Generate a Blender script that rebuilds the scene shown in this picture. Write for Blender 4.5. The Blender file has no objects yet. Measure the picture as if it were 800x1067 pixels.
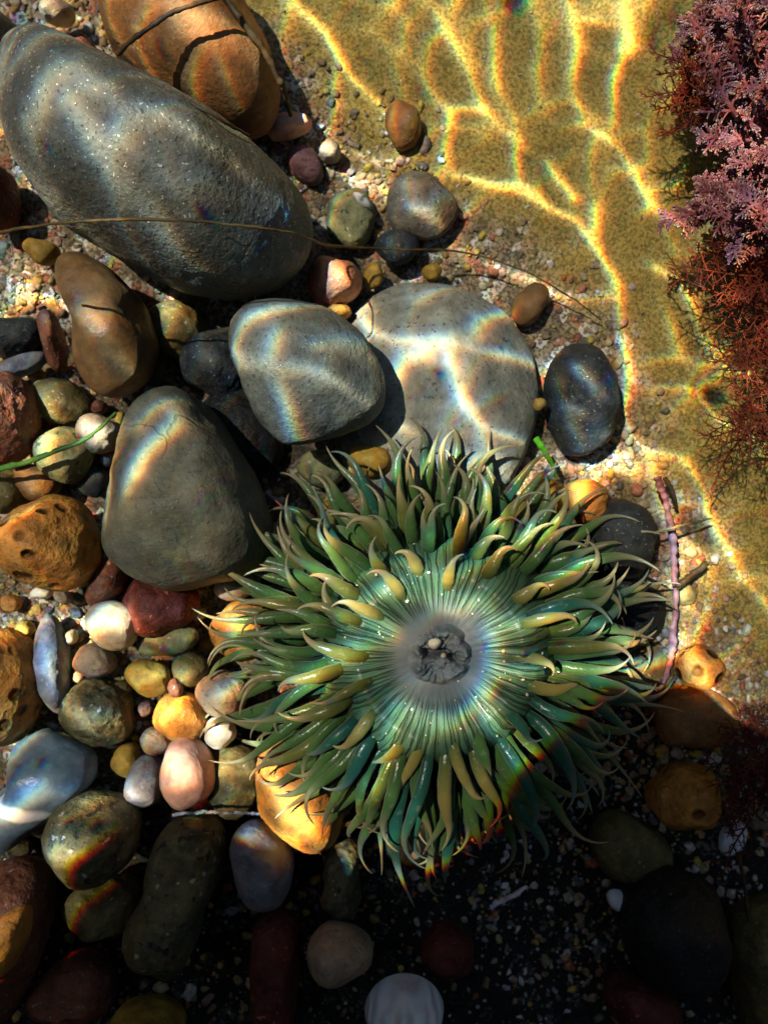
import bpy, bmesh, math, random
import numpy as np
from mathutils import Vector

# 1 Blender unit = 10 cm.  A rock pool 28 cm deep seen from just under its surface.
H = 2.70            # camera height above the sand
WZ = 2.85           # still-water level
FZ = .27            # height at which the light network is sharpest
PX = 0.003          # width of one photo pixel on the sand
sc = bpy.context.scene
sc.unit_settings.system = 'METRIC'
sc.unit_settings.scale_length = 0.1
C = sc.collection
rnd = random.Random(11)
N_IOR = 1.333

def P(px, py, z=0.0):
    k = PX * (H - z) / H
    return (px - 400) * k, (533.5 - py) * k
def SZ(l, z=0.0):
    return l * PX * (H - z) / H

# ------------------------------------------------------------------ numpy noise
_perm = np.random.RandomState(5).rand(64, 64, 64)
def vnoise(p):
    i = np.floor(p).astype(int); f = p - i; f = f * f * (3 - 2 * f)
    i0 = i & 63; i1 = (i + 1) & 63
    g = lambda a, b, c: _perm[a, b, c]
    x0, y0, z0 = i0.T; x1, y1, z1 = i1.T
    fx, fy, fz = f.T
    c00 = g(x0, y0, z0) * (1 - fx) + g(x1, y0, z0) * fx
    c10 = g(x0, y1, z0) * (1 - fx) + g(x1, y1, z0) * fx
    c01 = g(x0, y0, z1) * (1 - fx) + g(x1, y0, z1) * fx
    c11 = g(x0, y1, z1) * (1 - fx) + g(x1, y1, z1) * fx
    return ((c00 * (1 - fy) + c10 * fy) * (1 - fz) + (c01 * (1 - fy) + c11 * fy) * fz) * 2 - 1
def fbm(p, octs=4, gain=.5, lac=2.03):
    r = 0; a = 1; q = p.copy()
    for _ in range(octs):
        r = r + a * vnoise(q); a *= gain; q = q * lac + 7.3
    return r

# ------------------------------------------------------------------ object helpers
def mesh_np(name, V, F, smooth=True):
    me = bpy.data.meshes.new(name)
    V = np.asarray(V, dtype=np.float32); F = np.asarray(F, dtype=np.int32)
    me.vertices.add(len(V)); me.vertices.foreach_set('co', V.ravel())
    k = F.shape[1]
    me.loops.add(F.size); me.loops.foreach_set('vertex_index', F.ravel())
    me.polygons.add(len(F)); me.polygons.foreach_set('loop_start', np.arange(0, F.size, k, dtype=np.int32))
    me.polygons.foreach_set('loop_total', np.full(len(F), k, dtype=np.int32))
    me.polygons.foreach_set('use_smooth', np.full(len(F), smooth))
    me.update(calc_edges=True); me.validate()
    return me
def obj(name, me, mat=None, parent=None, loc=None):
    o = bpy.data.objects.new(name, me); C.objects.link(o)
    if mat: 
        me.materials.clear(); me.materials.append(mat)
    if parent: o.parent = parent
    if loc is not None: o.location = loc
    o.cycles.is_caustics_receiver = True
    return o
def tag(o, label=None, cat=None, group=None, kind=None):
    if label: o['label'] = label
    if cat: o['category'] = cat
    if group: o['group'] = group
    if kind: o['kind'] = kind
    return o
def empty(name, loc=(0, 0, 0)):
    o = bpy.data.objects.new(name, None); C.objects.link(o); o.location = loc
    o.empty_display_size = .1
    return o
def fattr(me, name, vals):
    a = me.attributes.new(name, 'FLOAT', 'POINT'); a.data.foreach_set('value', np.asarray(vals, dtype=np.float32))
def cattr(me, name, cols):
    a = me.attributes.new(name, 'FLOAT_COLOR', 'POINT')
    c = np.ones((len(cols), 4), dtype=np.float32); c[:, :3] = cols
    a.data.foreach_set('color', c.ravel())

# ------------------------------------------------------------------ material helpers
class NT:
    def __init__(s, name, rough=.6, ior=1.2):
        s.m = bpy.data.materials.new(name); s.m.use_nodes = True
        s.t = s.m.node_tree; s.b = s.t.nodes['Principled BSDF']; s.out = s.t.nodes['Material Output']
        s.b.inputs['Roughness'].default_value = rough
        s.b.inputs['IOR'].default_value = ior
    def n(s, typ, **kw):
        nd = s.t.nodes.new(typ)
        for k, v in kw.items(): setattr(nd, k, v)
        return nd
    def put(s, sock, v):
        if v is None: return
        if isinstance(v, bpy.types.NodeSocket): s.t.links.new(v, sock)
        elif isinstance(v, (tuple, list)) and len(v) == 3 and sock.type == 'RGBA': sock.default_value = (*v, 1)
        else: sock.default_value = v
    def math(s, op, a, b=None, c=None, clamp=False):
        nd = s.n('ShaderNodeMath', operation=op, use_clamp=clamp)
        for i, v in enumerate((a, b, c)): s.put(nd.inputs[i], v)
        return nd.outputs[0]
    def mix(s, f, a, b, mode='MIX'):
        nd = s.n('ShaderNodeMix', data_type='RGBA', blend_type=mode)
        s.put(nd.inputs[0], f); s.put(nd.inputs[6], a); s.put(nd.inputs[7], b)
        return nd.outputs[2]
    def ramp(s, v, lo, hi, a=0., b=1.):
        nd = s.n('ShaderNodeMapRange', interpolation_type='SMOOTHSTEP')
        for i, x in enumerate((v, lo, hi, a, b)): s.put(nd.inputs[i], x)
        return nd.outputs[0]
    def noise(s, vec, scale, detail=3, rough=.55, dist=0.):
        nd = s.n('ShaderNodeTexNoise'); s.put(nd.inputs['Vector'], vec)
        nd.inputs['Scale'].default_value = scale; nd.inputs['Detail'].default_value = detail
        nd.inputs['Roughness'].default_value = rough; nd.inputs['Distortion'].default_value = dist
        return nd.outputs['Fac']
    def voro(s, vec, scale, feat='F1', out='Distance', rand=1.):
        nd = s.n('ShaderNodeTexVoronoi', feature=feat); s.put(nd.inputs['Vector'], vec)
        nd.inputs['Scale'].default_value = scale; nd.inputs['Randomness'].default_value = rand
        return nd.outputs[out]
    def coords(s, off=True):
        tc = s.n('ShaderNodeTexCoord').outputs['Object']
        if not off: return tc
        oi = s.n('ShaderNodeObjectInfo').outputs['Random']
        vm = s.n('ShaderNodeVectorMath', operation='ADD')
        s.put(vm.inputs[0], tc)
        cb = s.n('ShaderNodeCombineXYZ')
        for i, k in enumerate((37., 91., 53.)): s.put(cb.inputs[i], s.math('MULTIPLY', oi, k))
        s.put(vm.inputs[1], cb.outputs[0]); return vm.outputs[0]
    def color(s, c): s.put(s.b.inputs['Base Color'], c)
    def bump(s, h, dist, strength=1., prev=None):
        nd = s.n('ShaderNodeBump'); nd.inputs['Strength'].default_value = strength
        nd.inputs['Distance'].default_value = dist; s.put(nd.inputs['Height'], h)
        if prev is not None: s.put(nd.inputs['Normal'], prev)
        s.put(s.b.inputs['Normal'], nd.outputs[0]); return nd.outputs[0]

_mats = {}
def rock_mat(c1, c2, dark=(.02, .02, .02), light=(.5, .48, .42), spd=.35, spl=.25, fine=42., mott=4., bump=.006, pits=0., vein=None, film=.35, rough=.55, crack=0.):
    """Wet sea-worn stone: mottled body, mineral grains, pits, an algal film and optional pale veins."""
    key = repr((c1, c2, dark, light, spd, spl, fine, mott, bump, pits, vein, film, rough, crack))
    if key in _mats: return _mats[key]
    m = NT('stone_surface', rough, 1.25); v = m.coords()
    big = m.noise(v, mott, 4, .6, .4)
    col = m.mix(m.ramp(big, .35, .66), c1, c2)
    med = m.noise(v, mott * 4.2, 5, .65)
    col = m.mix(m.ramp(med, .42, .72, 0, .55), col, tuple(min(1, x * 1.7 + .01) for x in c1))
    col = m.mix(m.ramp(med, .48, .26, 0, .6), col, tuple(x * .42 for x in c2))
    # film of brown-green algae
    fl = m.noise(v, mott * 1.7, 4, .6)
    col = m.mix(m.ramp(fl, .5, .75, 0, film), col, (.085, .075, .02))
    # grains
    fine = fine * 1.9
    g1 = m.noise(v, fine, 2, .6); g2 = m.noise(v, fine * 1.5, 2, .5)
    g3 = m.noise(v, fine * .42, 2, .6)
    col = m.mix(m.ramp(g3, .3, .7, .0, .35), col, tuple(x * .35 for x in c2))
    col = m.mix(m.math('MULTIPLY', m.ramp(g1, .61, .68), spd * 2, clamp=True), col, dark)
    col = m.mix(m.math('MULTIPLY', m.ramp(g2, .66, .72), spl * 2, clamp=True), col, light)
    h = m.math('ADD', m.math('MULTIPLY', med, 1.), m.math('MULTIPLY', g1, .5))
    h = m.math('ADD', h, m.math('MULTIPLY', g3, .35))
    if pits:
        pv = m.voro(v, 15.); pm = m.math('MULTIPLY', m.ramp(pv, .36, .14), m.ramp(m.noise(v, 6., 2), .42, .52))
        col = m.mix(m.math('MULTIPLY', pm, .85), col, tuple(x * .18 for x in c1))
        h = m.math('SUBTRACT', h, m.math('MULTIPLY', pm, pits * 3))
    if vein:
        w = m.n('ShaderNodeTexWave', wave_type='BANDS', bands_direction='DIAGONAL'); m.put(w.inputs['Vector'], v)
        w.inputs['Scale'].default_value = .8; w.inputs['Distortion'].default_value = 5.; w.inputs['Detail'].default_value = 3
        w.inputs['Detail Scale'].default_value = 1.2
        col = m.mix(m.ramp(w.outputs['Fac'], .985, 1., 0, .8), col, vein)
    wv = m.n('ShaderNodeVectorMath', operation='ADD'); m.put(wv.inputs[0], v)
    nw = m.n('ShaderNodeTexNoise'); m.put(nw.inputs['Vector'], v); nw.inputs['Scale'].default_value = 3.5; nw.inputs['Detail'].default_value = 4
    sc2 = m.n('ShaderNodeVectorMath', operation='SCALE'); m.put(sc2.inputs[0], nw.outputs['Color']); sc2.inputs['Scale'].default_value = .35; m.put(wv.inputs[1], sc2.outputs[0])
    ck = m.voro(wv.outputs[0], 2.3, feat='DISTANCE_TO_EDGE')
    ckm = m.math('MULTIPLY', m.ramp(ck, .016, .002), m.ramp(m.noise(v, 2.9, 2), .50, .62))
    col = m.mix(m.math('MULTIPLY', ckm, .6 * crack), col, tuple(x * .35 for x in c2)); h = m.math('SUBTRACT', h, m.math('MULTIPLY', ckm, .5 * crack))
    # silt caught in patches
    sl_ = m.math('MULTIPLY', m.ramp(m.noise(v, 5.5, 5, .7), .60, .70), m.ramp(m.noise(v, 95, 2, .6), .50, .58))
    col = m.mix(m.math('MULTIPLY', sl_, .45), col, (.34, .29, .17))
    m.color(col)
    m.put(m.b.inputs['Roughness'], m.ramp(med, .3, .7, rough - .15, rough + .15))
    m.bump(h, bump * 1.6, 1.)
    _mats[key] = m.m
    return m.m

# ------------------------------------------------------------------ ground
def blob(x, y, cx, cy, r):
    wx, wy = P(cx, cy); d2 = ((x - wx) ** 2 + (y - wy) ** 2) / (r * PX) ** 2
    return np.exp(-d2)
def ground_z(x, y):
    x = np.asarray(x, float); y = np.asarray(y, float)
    p = np.stack([x.ravel() * 1.3, y.ravel() * 1.3, np.full(x.size, 3.3)], -1)
    z = .05 * fbm(p, 3).reshape(x.shape)
    # the sand lies high at upper right, the pebbly dip lies lower left and below
    t = (x * .75 + y * .62) + .05
    z = z + .10 / (1 + np.exp(-6 * t)) - .10
    z = z + .08 * blob(x, y, 55, 655, 90) + .06 * blob(x, y, 100, 440, 60) + .07 * blob(x, y, 120, 750, 70) + .05 * blob(x, y, 30, 290, 50)
    z = z - .10 * blob(x, y, 560, 980, 260) - .06 * blob(x, y, 250, 340, 90)
    p2 = np.stack([x.ravel() * 7, y.ravel() * 7, np.full(x.size, 9.1)], -1)
    z = z + .010 * fbm(p2, 3).reshape(x.shape)
    return z
def coarse_mask(x, y):
    x = np.asarray(x, float); y = np.asarray(y, float)
    px = x / PX + 400; py = 533.5 - y / PX
    p = np.stack([x.ravel() * 3, y.ravel() * 3, np.full(x.size, 1.7)], -1)
    n = fbm(p, 3).reshape(x.shape) * 45
    # sand/gravel frontier runs from (230,0) by (560,250) and (650,480) to (760,760)
    fx = np.interp(py, [-400, 0, 110, 190, 250, 330, 480, 620, 740, 900, 1500], [150, 235, 330, 430, 560, 640, 655, 730, 775, 1000, 1500])
    return 1 / (1 + np.exp(-(fx + n - px) / 14))
def painted_shade_mask(x, y):  # where the bed colour is darkened to paint shade, below and between stones
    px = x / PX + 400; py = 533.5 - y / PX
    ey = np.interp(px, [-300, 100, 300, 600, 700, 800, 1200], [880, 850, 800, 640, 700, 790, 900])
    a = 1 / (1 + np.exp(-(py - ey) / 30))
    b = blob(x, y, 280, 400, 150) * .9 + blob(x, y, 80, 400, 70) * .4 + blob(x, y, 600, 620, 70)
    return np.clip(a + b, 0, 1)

def make_ground():
    def axis(lo, hi, n, far):
        a = np.linspace(lo, hi, n)
        ext = np.array([.15, .35, .7, 1.2, 2, 3.2, 5, 8, 13, 20, 30, 45, 70, 110, 170, 260, 400])
        return np.concatenate([(lo - ext)[::-1], a, hi + ext])
    xs = axis(-2.3, 2.3, 420, 0); ys = axis(-2.6, 2.6, 480, 0)
    X, Y = np.meshgrid(xs, ys)
    Z = ground_z(X, Y)
    V = np.stack([X, Y, Z], -1).reshape(-1, 3)
    n, m = X.shape; idx = np.arange(n * m).reshape(n, m)
    F = np.stack([idx[:-1, :-1], idx[:-1, 1:], idx[1:, 1:], idx[1:, :-1]], -1).reshape(-1, 4)
    me = mesh_np('seabed', V, F)
    fattr(me, 'coarse', coarse_mask(X, Y).ravel()); fattr(me, 'painted_shade', painted_shade_mask(X, Y).ravel())
    m_ = NT('sand_surface', .75, 1.2); v = m_.coords(False)
    g1 = m_.noise(v, 88, 2, .6); g2 = m_.noise(v, 130, 2, .6); g3 = m_.noise(v, 24, 3, .6)
    sand = m_.mix(m_.ramp(m_.noise(v, 2.2, 4), .35, .65), (.41, .28, .062), (.31, .215, .052))
    sand = m_.mix(m_.ramp(g1, .55, .43, 0, .65), sand, (.115, .09, .018))
    sand = m_.mix(m_.ramp(g2, .56, .68, 0, .6), sand, (.50, .38, .13))
    sand = m_.mix(m_.ramp(g2, .42, .34, 0, .6), sand, (.045, .035, .012))
    sand = m_.mix(m_.ramp(g3, .60, .75, 0, .2), sand, (.19, .14, .02))
    co = m_.n('ShaderNodeAttribute', attribute_name='coarse').outputs['Fac']
    shd = m_.n('ShaderNodeAttribute', attribute_name='painted_shade').outputs['Fac']
    vc = m_.voro(v, 26, out='Color'); sp = m_.n('ShaderNodeSeparateColor'); m_.put(sp.inputs[0], vc)
    grit = m_.mix(sp.outputs[0], (.40, .30, .17), (.16, .12, .07))
    grit = m_.mix(m_.ramp(sp.outputs[1], .72, .8), grit, (.58, .52, .42))
    grit = m_.mix(m_.ramp(sp.outputs[2], .8, .86), grit, (.40, .16, .09))
    grit = m_.mix(m_.ramp(g1, .55, .42, 0, .8), grit, (.05, .04, .02))
    dark = m_.mix(m_.ramp(sp.outputs[1], .8, .9), (.022, .022, .02), (.10, .10, .09))  # near-black tint that puts shade into the bed colour
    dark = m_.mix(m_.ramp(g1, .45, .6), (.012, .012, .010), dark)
    c = m_.mix(co, sand, grit); c = m_.mix(shd, c, dark)
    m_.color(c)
    vd = m_.voro(v, 26)
    hh = m_.math('ADD', m_.math('MULTIPLY', g1, .6), m_.math('MULTIPLY', g2, .4))
    hh = m_.math('ADD', hh, m_.math('MULTIPLY', m_.math('MULTIPLY', vd, co), -2.2))
    m_.bump(hh, .005, 1.)
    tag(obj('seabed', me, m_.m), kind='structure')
make_ground()

# ------------------------------------------------------------------ stones
_ico = {}
def ico(sub):
    if sub not in _ico:
        bm = bmesh.new(); bmesh.ops.create_icosphere(bm, subdivisions=sub, radius=1)
        V = np.array([v.co[:] for v in bm.verts]); F = np.array([[v.index for v in f.verts] for f in bm.faces]); bm.free()
        _ico[sub] = (V / np.linalg.norm(V, axis=1, keepdims=True), F)
    return _ico[sub]
def radial(poly, smooth=.10):
    """closed outline -> centre and radius as a function of angle"""
    p = np.array(poly, float)
    q = np.roll(p, -1, 0); cr = p[:, 0] * q[:, 1] - q[:, 0] * p[:, 1]; A = cr.sum() / 2
    c = np.array([((p[:, 0] + q[:, 0]) * cr).sum(), ((p[:, 1] + q[:, 1]) * cr).sum()]) / (6 * A)
    th = np.linspace(-math.pi, math.pi, 360, endpoint=False); R = np.zeros(360)
    for a, b in zip(p, q):
        d = b - a; w = a - c
        den = np.cos(th) * d[1] - np.sin(th) * d[0]; den = np.where(abs(den) < 1e-9, 1e-9, den)
        t = (w[0] * d[1] - w[1] * d[0]) / den; s = (w[0] * np.sin(th) - w[1] * np.cos(th)) / den
        ok = (t > 0) & (s >= -1e-6) & (s <= 1 + 1e-6); R = np.where(ok & (t > R), t, R)
    k = np.fft.fftfreq(360, 1 / 360); R = np.real(np.fft.ifft(np.fft.fft(R) * np.exp(-(k * smooth) ** 2 / 2)))
    return c, R
_seed = [0]
def stone(name, label, shape, hz, mat, z=None, lump=.06, box=.85, sub=None, seed=None, rgh=.9, top=1., cat='stone', group=None, freq=1., facets=7):
    """shape: outline in photo pixels, or (cx, cy, a, b, degrees).  hz: half thickness.  z: height of its middle."""
    _seed[0] += 1; sd = seed if seed is not None else _seed[0]
    if len(shape) == 5 and not isinstance(shape[0], (tuple, list)):
        cx, cy, a, b, rot = shape; r = random.Random(sd * 77)
        ph = [r.uniform(0, 6.28) for _ in range(3)]; t = np.linspace(0, 2 * math.pi, 48, endpoint=False)
        am = 1 + .05 * np.cos(2 * t + ph[0]) + .05 * np.cos(3 * t + ph[1]) + .025 * np.cos(5 * t + ph[2])
        X = a * np.cos(t) * am; Y = b * np.sin(t) * am; rr = math.radians(rot)
        poly = np.stack([cx + X * math.cos(rr) - Y * math.sin(rr), cy + X * math.sin(rr) + Y * math.cos(rr)], -1)
    else: poly = np.array(shape, float)
    gx, gy = P(*poly.mean(0))
    if z is None: z = float(ground_z([gx], [gy])[0]) + hz * .62
    W = np.array([P(x, y, z) for x, y in poly])
    c, R = radial(W)
    size = R.mean()
    if sub is None: sub = 6 if size > .28 else (5 if size > .075 else 4)
    V, F = ico(sub); pr = random.Random(sd * 131 + 7); Vf = V.copy()
    for _ in range(facets):
        nz_ = pr.uniform(-.2, 1); na = pr.uniform(0, 6.283); q = math.sqrt(max(0, 1 - nz_ * nz_))
        nn = np.array([q * math.cos(na), q * math.sin(na), nz_]); d = pr.uniform(.80, .95) if nz_ > .45 else pr.uniform(.90, .99)
        ex = Vf @ nn - d; Vf = Vf - nn * (np.log1p(np.exp(ex / .02)) * .02 * .85)[:, None]
    x, y, zz = Vf.T
    th = np.arctan2(y, x); rho = np.sqrt(x * x + y * y)
    Rt = np.interp(th, np.linspace(-math.pi, math.pi, 361), np.append(R, R[0]))
    rq = rho ** box
    out = np.stack([np.cos(th) * rq * Rt, np.sin(th) * rq * Rt, np.sign(zz) * np.abs(zz) ** top * hz], -1)
    off = np.array([sd * 3.17, sd * 1.91, sd * .73])
    s = 1.0 / max(size, .03) * freq
    n1 = fbm(out * s * 1.1 + off, 2); n2 = fbm(out * s * 4.5 + off + 9, 5, .6)
    nd = V * np.array([1, 1, hz / size]); nd /= np.linalg.norm(nd, axis=1, keepdims=True)
    out = out + nd * (lump * size * (n1 + rgh * .38 * n2))[:, None]
    me = mesh_np(name, out, F)
    o = obj(name, me, mat, loc=(c[0], c[1], z))
    tag(o, label, cat, group or {'pebble': 'pebbles of the pool bed', 'stone': 'stones of the pool bed'}.get(cat))
    if name == 'boulder': o['group'] = 'boulders of the pool bed'
    return o

G = rock_mat
m_boulder = G((.105, .112, .092), (.078, .088, .082), spd=.4, spl=.4, fine=44, mott=2.2, bump=.006, film=.5, crack=.7)
m_boulder2 = G((.14, .13, .085), (.085, .10, .085), spd=.2, spl=.10, fine=40, mott=2., bump=.004, film=.5, crack=.7)
m_granite = G((.155, .175, .145), (.12, .14, .125), spd=.30, spl=.22, fine=48, mott=3., bump=.005, film=.1)
m_pale = G((.24, .245, .185), (.185, .195, .16), dark=(.05, .05, .05), light=(.6, .58, .52), spd=.4, spl=.1, fine=40, mott=2.6, bump=.004, film=.1)
m_brown = G((.26, .12, .035), (.20, .09, .03), spd=.2, spl=.12, fine=36, mott=3., bump=.004, film=.3)
m_tan = G((.20, .105, .038), (.13, .08, .035), spd=.12, spl=.06, fine=34, mott=2.5, bump=.002, film=.4, rough=.45)
m_orange = G((.46, .20, .035), (.33, .14, .03), spd=.22, spl=.14, fine=26, mott=5., bump=.009, pits=.6, film=.15)
m_orange2 = G((.55, .22, .03), (.40, .20, .06), spd=.2, spl=.2, fine=22, mott=6., bump=.006, film=.1)
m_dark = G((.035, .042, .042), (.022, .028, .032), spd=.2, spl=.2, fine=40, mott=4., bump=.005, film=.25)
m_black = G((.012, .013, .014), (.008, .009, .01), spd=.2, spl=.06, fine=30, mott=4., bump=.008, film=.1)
m_red = G((.20, .075, .04), (.13, .05, .03), spd=.25, spl=.25, fine=24, mott=5., bump=.008, film=.2)
m_dred = G((.11, .026, .019), (.065, .018, .014), light=(.5, .16, .10), spd=.2, spl=.35, fine=22, mott=5., bump=.007, film=.05)
m_pink = G((.62, .33, .22), (.55, .28, .20), light=(.7, .5, .4), spd=.03, spl=.1, fine=20, mott=5., bump=.002, film=0., rough=.45)
m_cream = G((.52, .42, .25), (.44, .36, .24), light=(.7, .66, .56), spd=.08, spl=.2, fine=22, mott=6., bump=.003, film=.15)
m_white = G((.68, .62, .48), (.60, .52, .38), light=(.8, .78, .7), spd=.05, spl=.1, fine=22, mott=6., bump=.003, film=.1)
m_beige = G((.36, .27, .17), (.28, .22, .15), spd=.2, spl=.2, fine=28, mott=5., bump=.005, film=.2)
m_green = G((.24, .23, .10), (.16, .17, .08), dark=(.02, .03, .02), spd=.4, spl=.3, fine=18, mott=7., bump=.005, film=.4)
m_olive = G((.13, .105, .035), (.08, .07, .03), spd=.25, spl=.15, fine=24, mott=5., bump=.006, film=.5)
m_mott = G((.15, .13, .06), (.045, .05, .03), spd=.45, spl=.3, fine=14, mott=6., bump=.010, film=.5)
m_blue = G((.10, .15, .19), (.065, .11, .15), spd=.05, spl=.05, fine=30, mott=2., bump=.002, vein=(.45, .5, .52), film=.1, rough=.4)
m_bgrey = G((.17, .17, .18), (.12, .13, .16), spd=.15, spl=.15, fine=30, mott=4., bump=.004, film=.15)
m_yel = G((.42, .26, .04), (.30, .17, .03), spd=.1, spl=.1, fine=30, mott=5., bump=.003, film=.3)

m_crust = G((.34, .11, .12), (.20, .05, .05), light=(.6, .4, .4), mott=5., bump=.012)
stone('boulder', 'huge grey speckled boulder at upper left with a thin stem lying across it',
      [(20, 50), (48, 44), (100, 68), (190, 110), (250, 142), (300, 174), (323, 215), (322, 262), (298, 294), (240, 308), (182, 296), (114, 262), (56, 226), (24, 188), (12, 120)], .38, m_boulder, z=.34, lump=.03, box=.84, seed=2)
stone('boulder', 'wedge-shaped grey stone at the top left corner, above the huge boulder',
      [(-60, 0), (0, 14), (30, 36), (20, 70), (-10, 80), (-70, 60)], .2, m_boulder, z=.15)
stone('boulder', 'large orange brown stone at the top edge, behind the huge grey boulder',
      [(106, 10), (120, -50), (190, -70), (240, -30), (275, 40), (292, 90), (286, 125), (262, 140), (220, 128), (170, 108), (118, 60)], .26, m_brown, z=.20, lump=.03, box=.82, seed=4)
stone('stone', 'smooth brown pear-shaped stone below the left end of the huge boulder',
      [(62, 272), (84, 262), (120, 282), (152, 318), (164, 360), (154, 396), (124, 416), (98, 410), (82, 384), (78, 330), (66, 300)], .18, m_tan, z=.16, lump=.02, seed=5)
stone('stone', 'rounded grey granite stone with a sharp shadow, resting on the pale slab',
      [(238, 340), (254, 318), (290, 311), (340, 320), (378, 348), (400, 388), (402, 420), (380, 444), (330, 464), (296, 465), (268, 440), (250, 402), (236, 366)], .17, m_granite, z=.34, lump=.035, box=.80, seed=6)
stone('stone_slab', 'broad pale speckled slab under the granite stone, crossed by bright light lines',
      [(352, 352), (372, 312), (420, 292), (470, 296), (522, 322), (552, 366), (563, 420), (554, 470), (528, 512), (470, 540), (400, 535), (350, 480), (335, 400)], .17, m_pale, z=.06, lump=.03, box=.72, seed=7)
stone('stone', 'black oval stone striped by rainbow light, between pale slab and sand', [(566, 400), (574, 372), (596, 357), (622, 362), (640, 390), (645, 425), (634, 460), (610, 481), (586, 474), (570, 440)], .14, m_dark, z=.10, lump=.02, seed=8)
stone('boulder', 'large grey brown stone with a blunt peak, left of the anemone',
      [(120, 505), (128, 450), (148, 412), (176, 399), (204, 410), (232, 438), (264, 488), (286, 545), (282, 584), (246, 604), (200, 612), (150, 606), (120, 582), (113, 545)], .30, m_boulder2, z=.22, lump=.04, box=.9, seed=9)
stone('stone', 'orange pitted stone at the left, taller than its neighbours',
      [(0, 552), (20, 524), (52, 514), (84, 524), (102, 556), (102, 590), (84, 612), (54, 616), (18, 600), (0, 578)], .18, m_orange, z=.20, lump=.05, seed=10)
stone('stone', 'rough red stone cut by the left edge above the spotted pebble', (8, 437, 30, 48, 0), .15, m_red, z=.14)
stone('stone', 'flat dark brown stone between the red stone and the pear-shaped stone', (62, 420, 36, 24, 15), .08, m_olive, z=.04)
stone('pebble', 'pale green spotted pebble crossed by the green blade', (67, 474, 31, 28, 0), .09, m_green, z=.10, cat='pebble')
stone('pebble', 'small round orange pebble beside the tip of the green blade', (104, 452, 23, 21, 0), .08, m_beige, z=.09, cat='pebble')
stone('pebble', 'brown pebble under the green blade, above the pitted orange stone', (38, 502, 27, 20, 10), .07, m_brown, z=.05, cat='pebble')
stone('pebble', 'dark brown pebble on the left edge, beside the green blade', (8, 512, 22, 24, 0), .08, m_olive, z=.06, cat='pebble')
stone('pebble', 'small grey pebble between the spotted pebble and the peaked stone', (96, 500, 20, 16, 40), .05, m_dark, z=.03, cat='pebble')
stone('stone', 'reddish finger-shaped stone standing left of the pear-shaped stone',
      [(40, 328), (52, 320), (62, 340), (70, 366), (66, 390), (56, 388), (48, 360)], .07, m_red, z=.06)
stone('stone', 'dark flat stone on the left edge under the grit patch', (10, 352, 34, 22, -15), .07, m_dark, z=.02)
stone('stone', 'thin grey flake leaning beside the dark flat stone', (20, 382, 34, 10, -22), .05, m_bgrey, z=.05)
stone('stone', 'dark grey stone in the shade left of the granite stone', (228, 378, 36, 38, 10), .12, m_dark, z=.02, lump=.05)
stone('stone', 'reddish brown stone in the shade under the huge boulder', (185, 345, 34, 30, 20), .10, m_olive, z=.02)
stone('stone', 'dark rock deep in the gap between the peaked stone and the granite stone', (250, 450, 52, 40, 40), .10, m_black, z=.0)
stone('pebble', 'pointed reddish brown pebble below the pitted orange stone',
      [(92, 618), (104, 588), (124, 572), (136, 584), (132, 612), (112, 630), (94, 630)], .10, m_red, z=.11, cat='pebble')
stone('pebble', 'olive pebble leaning on the peaked stone', (142, 572, 30, 22, 15), .09, m_olive, z=.10, cat='pebble')
stone('stone', 'dark red round stone below the peaked stone', (166, 630, 38, 34, 10), .12, m_dred, z=.09)
stone('pebble', 'cream pebble with a crease beside the dark red round stone', (118, 651, 29, 24, 28), .09, m_cream, z=.14, cat='pebble', lump=.04)
stone('pebble', 'small beige angular pebble under the cream pebble', (99, 688, 22, 17, 20), .07, m_beige, z=.07, cat='pebble', box=.7)
stone('stone', 'long narrow grey stone standing beside the beige pebble', (55, 692, 17, 52, -4), .08, m_bgrey, z=.09)
stone('stone', 'large brown pitted stone cut by the left edge, beside the long narrow stone', (8, 715, 36, 58, 0), .15, m_orange, z=.10)
stone('pebble', 'flat green and yellow pebble between dark red stone and anemone', (175, 668, 34, 15, -8), .06, m_green, z=.08, cat='pebble')
stone('pebble', 'small round olive pebble at the end of the flat green pebble', (198, 697, 18, 19, 0), .07, m_olive, z=.08, cat='pebble')
stone('pebble', 'oval brown pebble with a rainbow streak, above the dark green rock', (156, 706, 26, 17, 20), .07, m_yel, z=.08, cat='pebble')
stone('stone', 'dark green rough rock left of the orange speckled pebble', (105, 742, 36, 36, 0), .12, m_mott, z=.08, lump=.10)
stone('pebble', 'orange speckled pebble near the left tentacles', (188, 747, 28, 25, 10), .09, m_orange2, z=.10, cat='pebble')
stone('pebble', 'tiny rust knob on top of the orange speckled pebble', (183, 717, 8, 10, 0), .03, m_red, z=.14, cat='pebble')
stone('pebble', 'pale beige pebble half under the left tentacles', (232, 722, 26, 24, 0), .09, m_beige, z=.08, cat='pebble')
stone('pebble', 'small white pebble just left of the tentacle tips', (229, 763, 17, 15, 0), .07, m_white, z=.10, cat='pebble', box=.7)
stone('stone', 'smooth pink oval stone, the brightest in the pebble bed', (196, 805, 28, 36, 4), .12, m_pink, z=.14, lump=.02, box=.9, facets=2)
stone('pebble', 'small grey oval pebble touching the pink stone', (151, 815, 21, 27, 15), .08, m_bgrey, z=.10, cat='pebble')
stone('pebble', 'small speckled beige pebble above the grey oval pebble', (163, 772, 17, 13, 10), .06, m_beige, z=.10, cat='pebble')
stone('pebble', 'yellowish pebble wedged left of the grey oval pebble', (133, 792, 16, 17, 0), .06, m_yel, z=.05, cat='pebble')
stone('stone', 'dark brown squarish stone right of the pink stone', (243, 812, 34, 36, 0), .10, m_olive, z=.05, box=.7)
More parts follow.
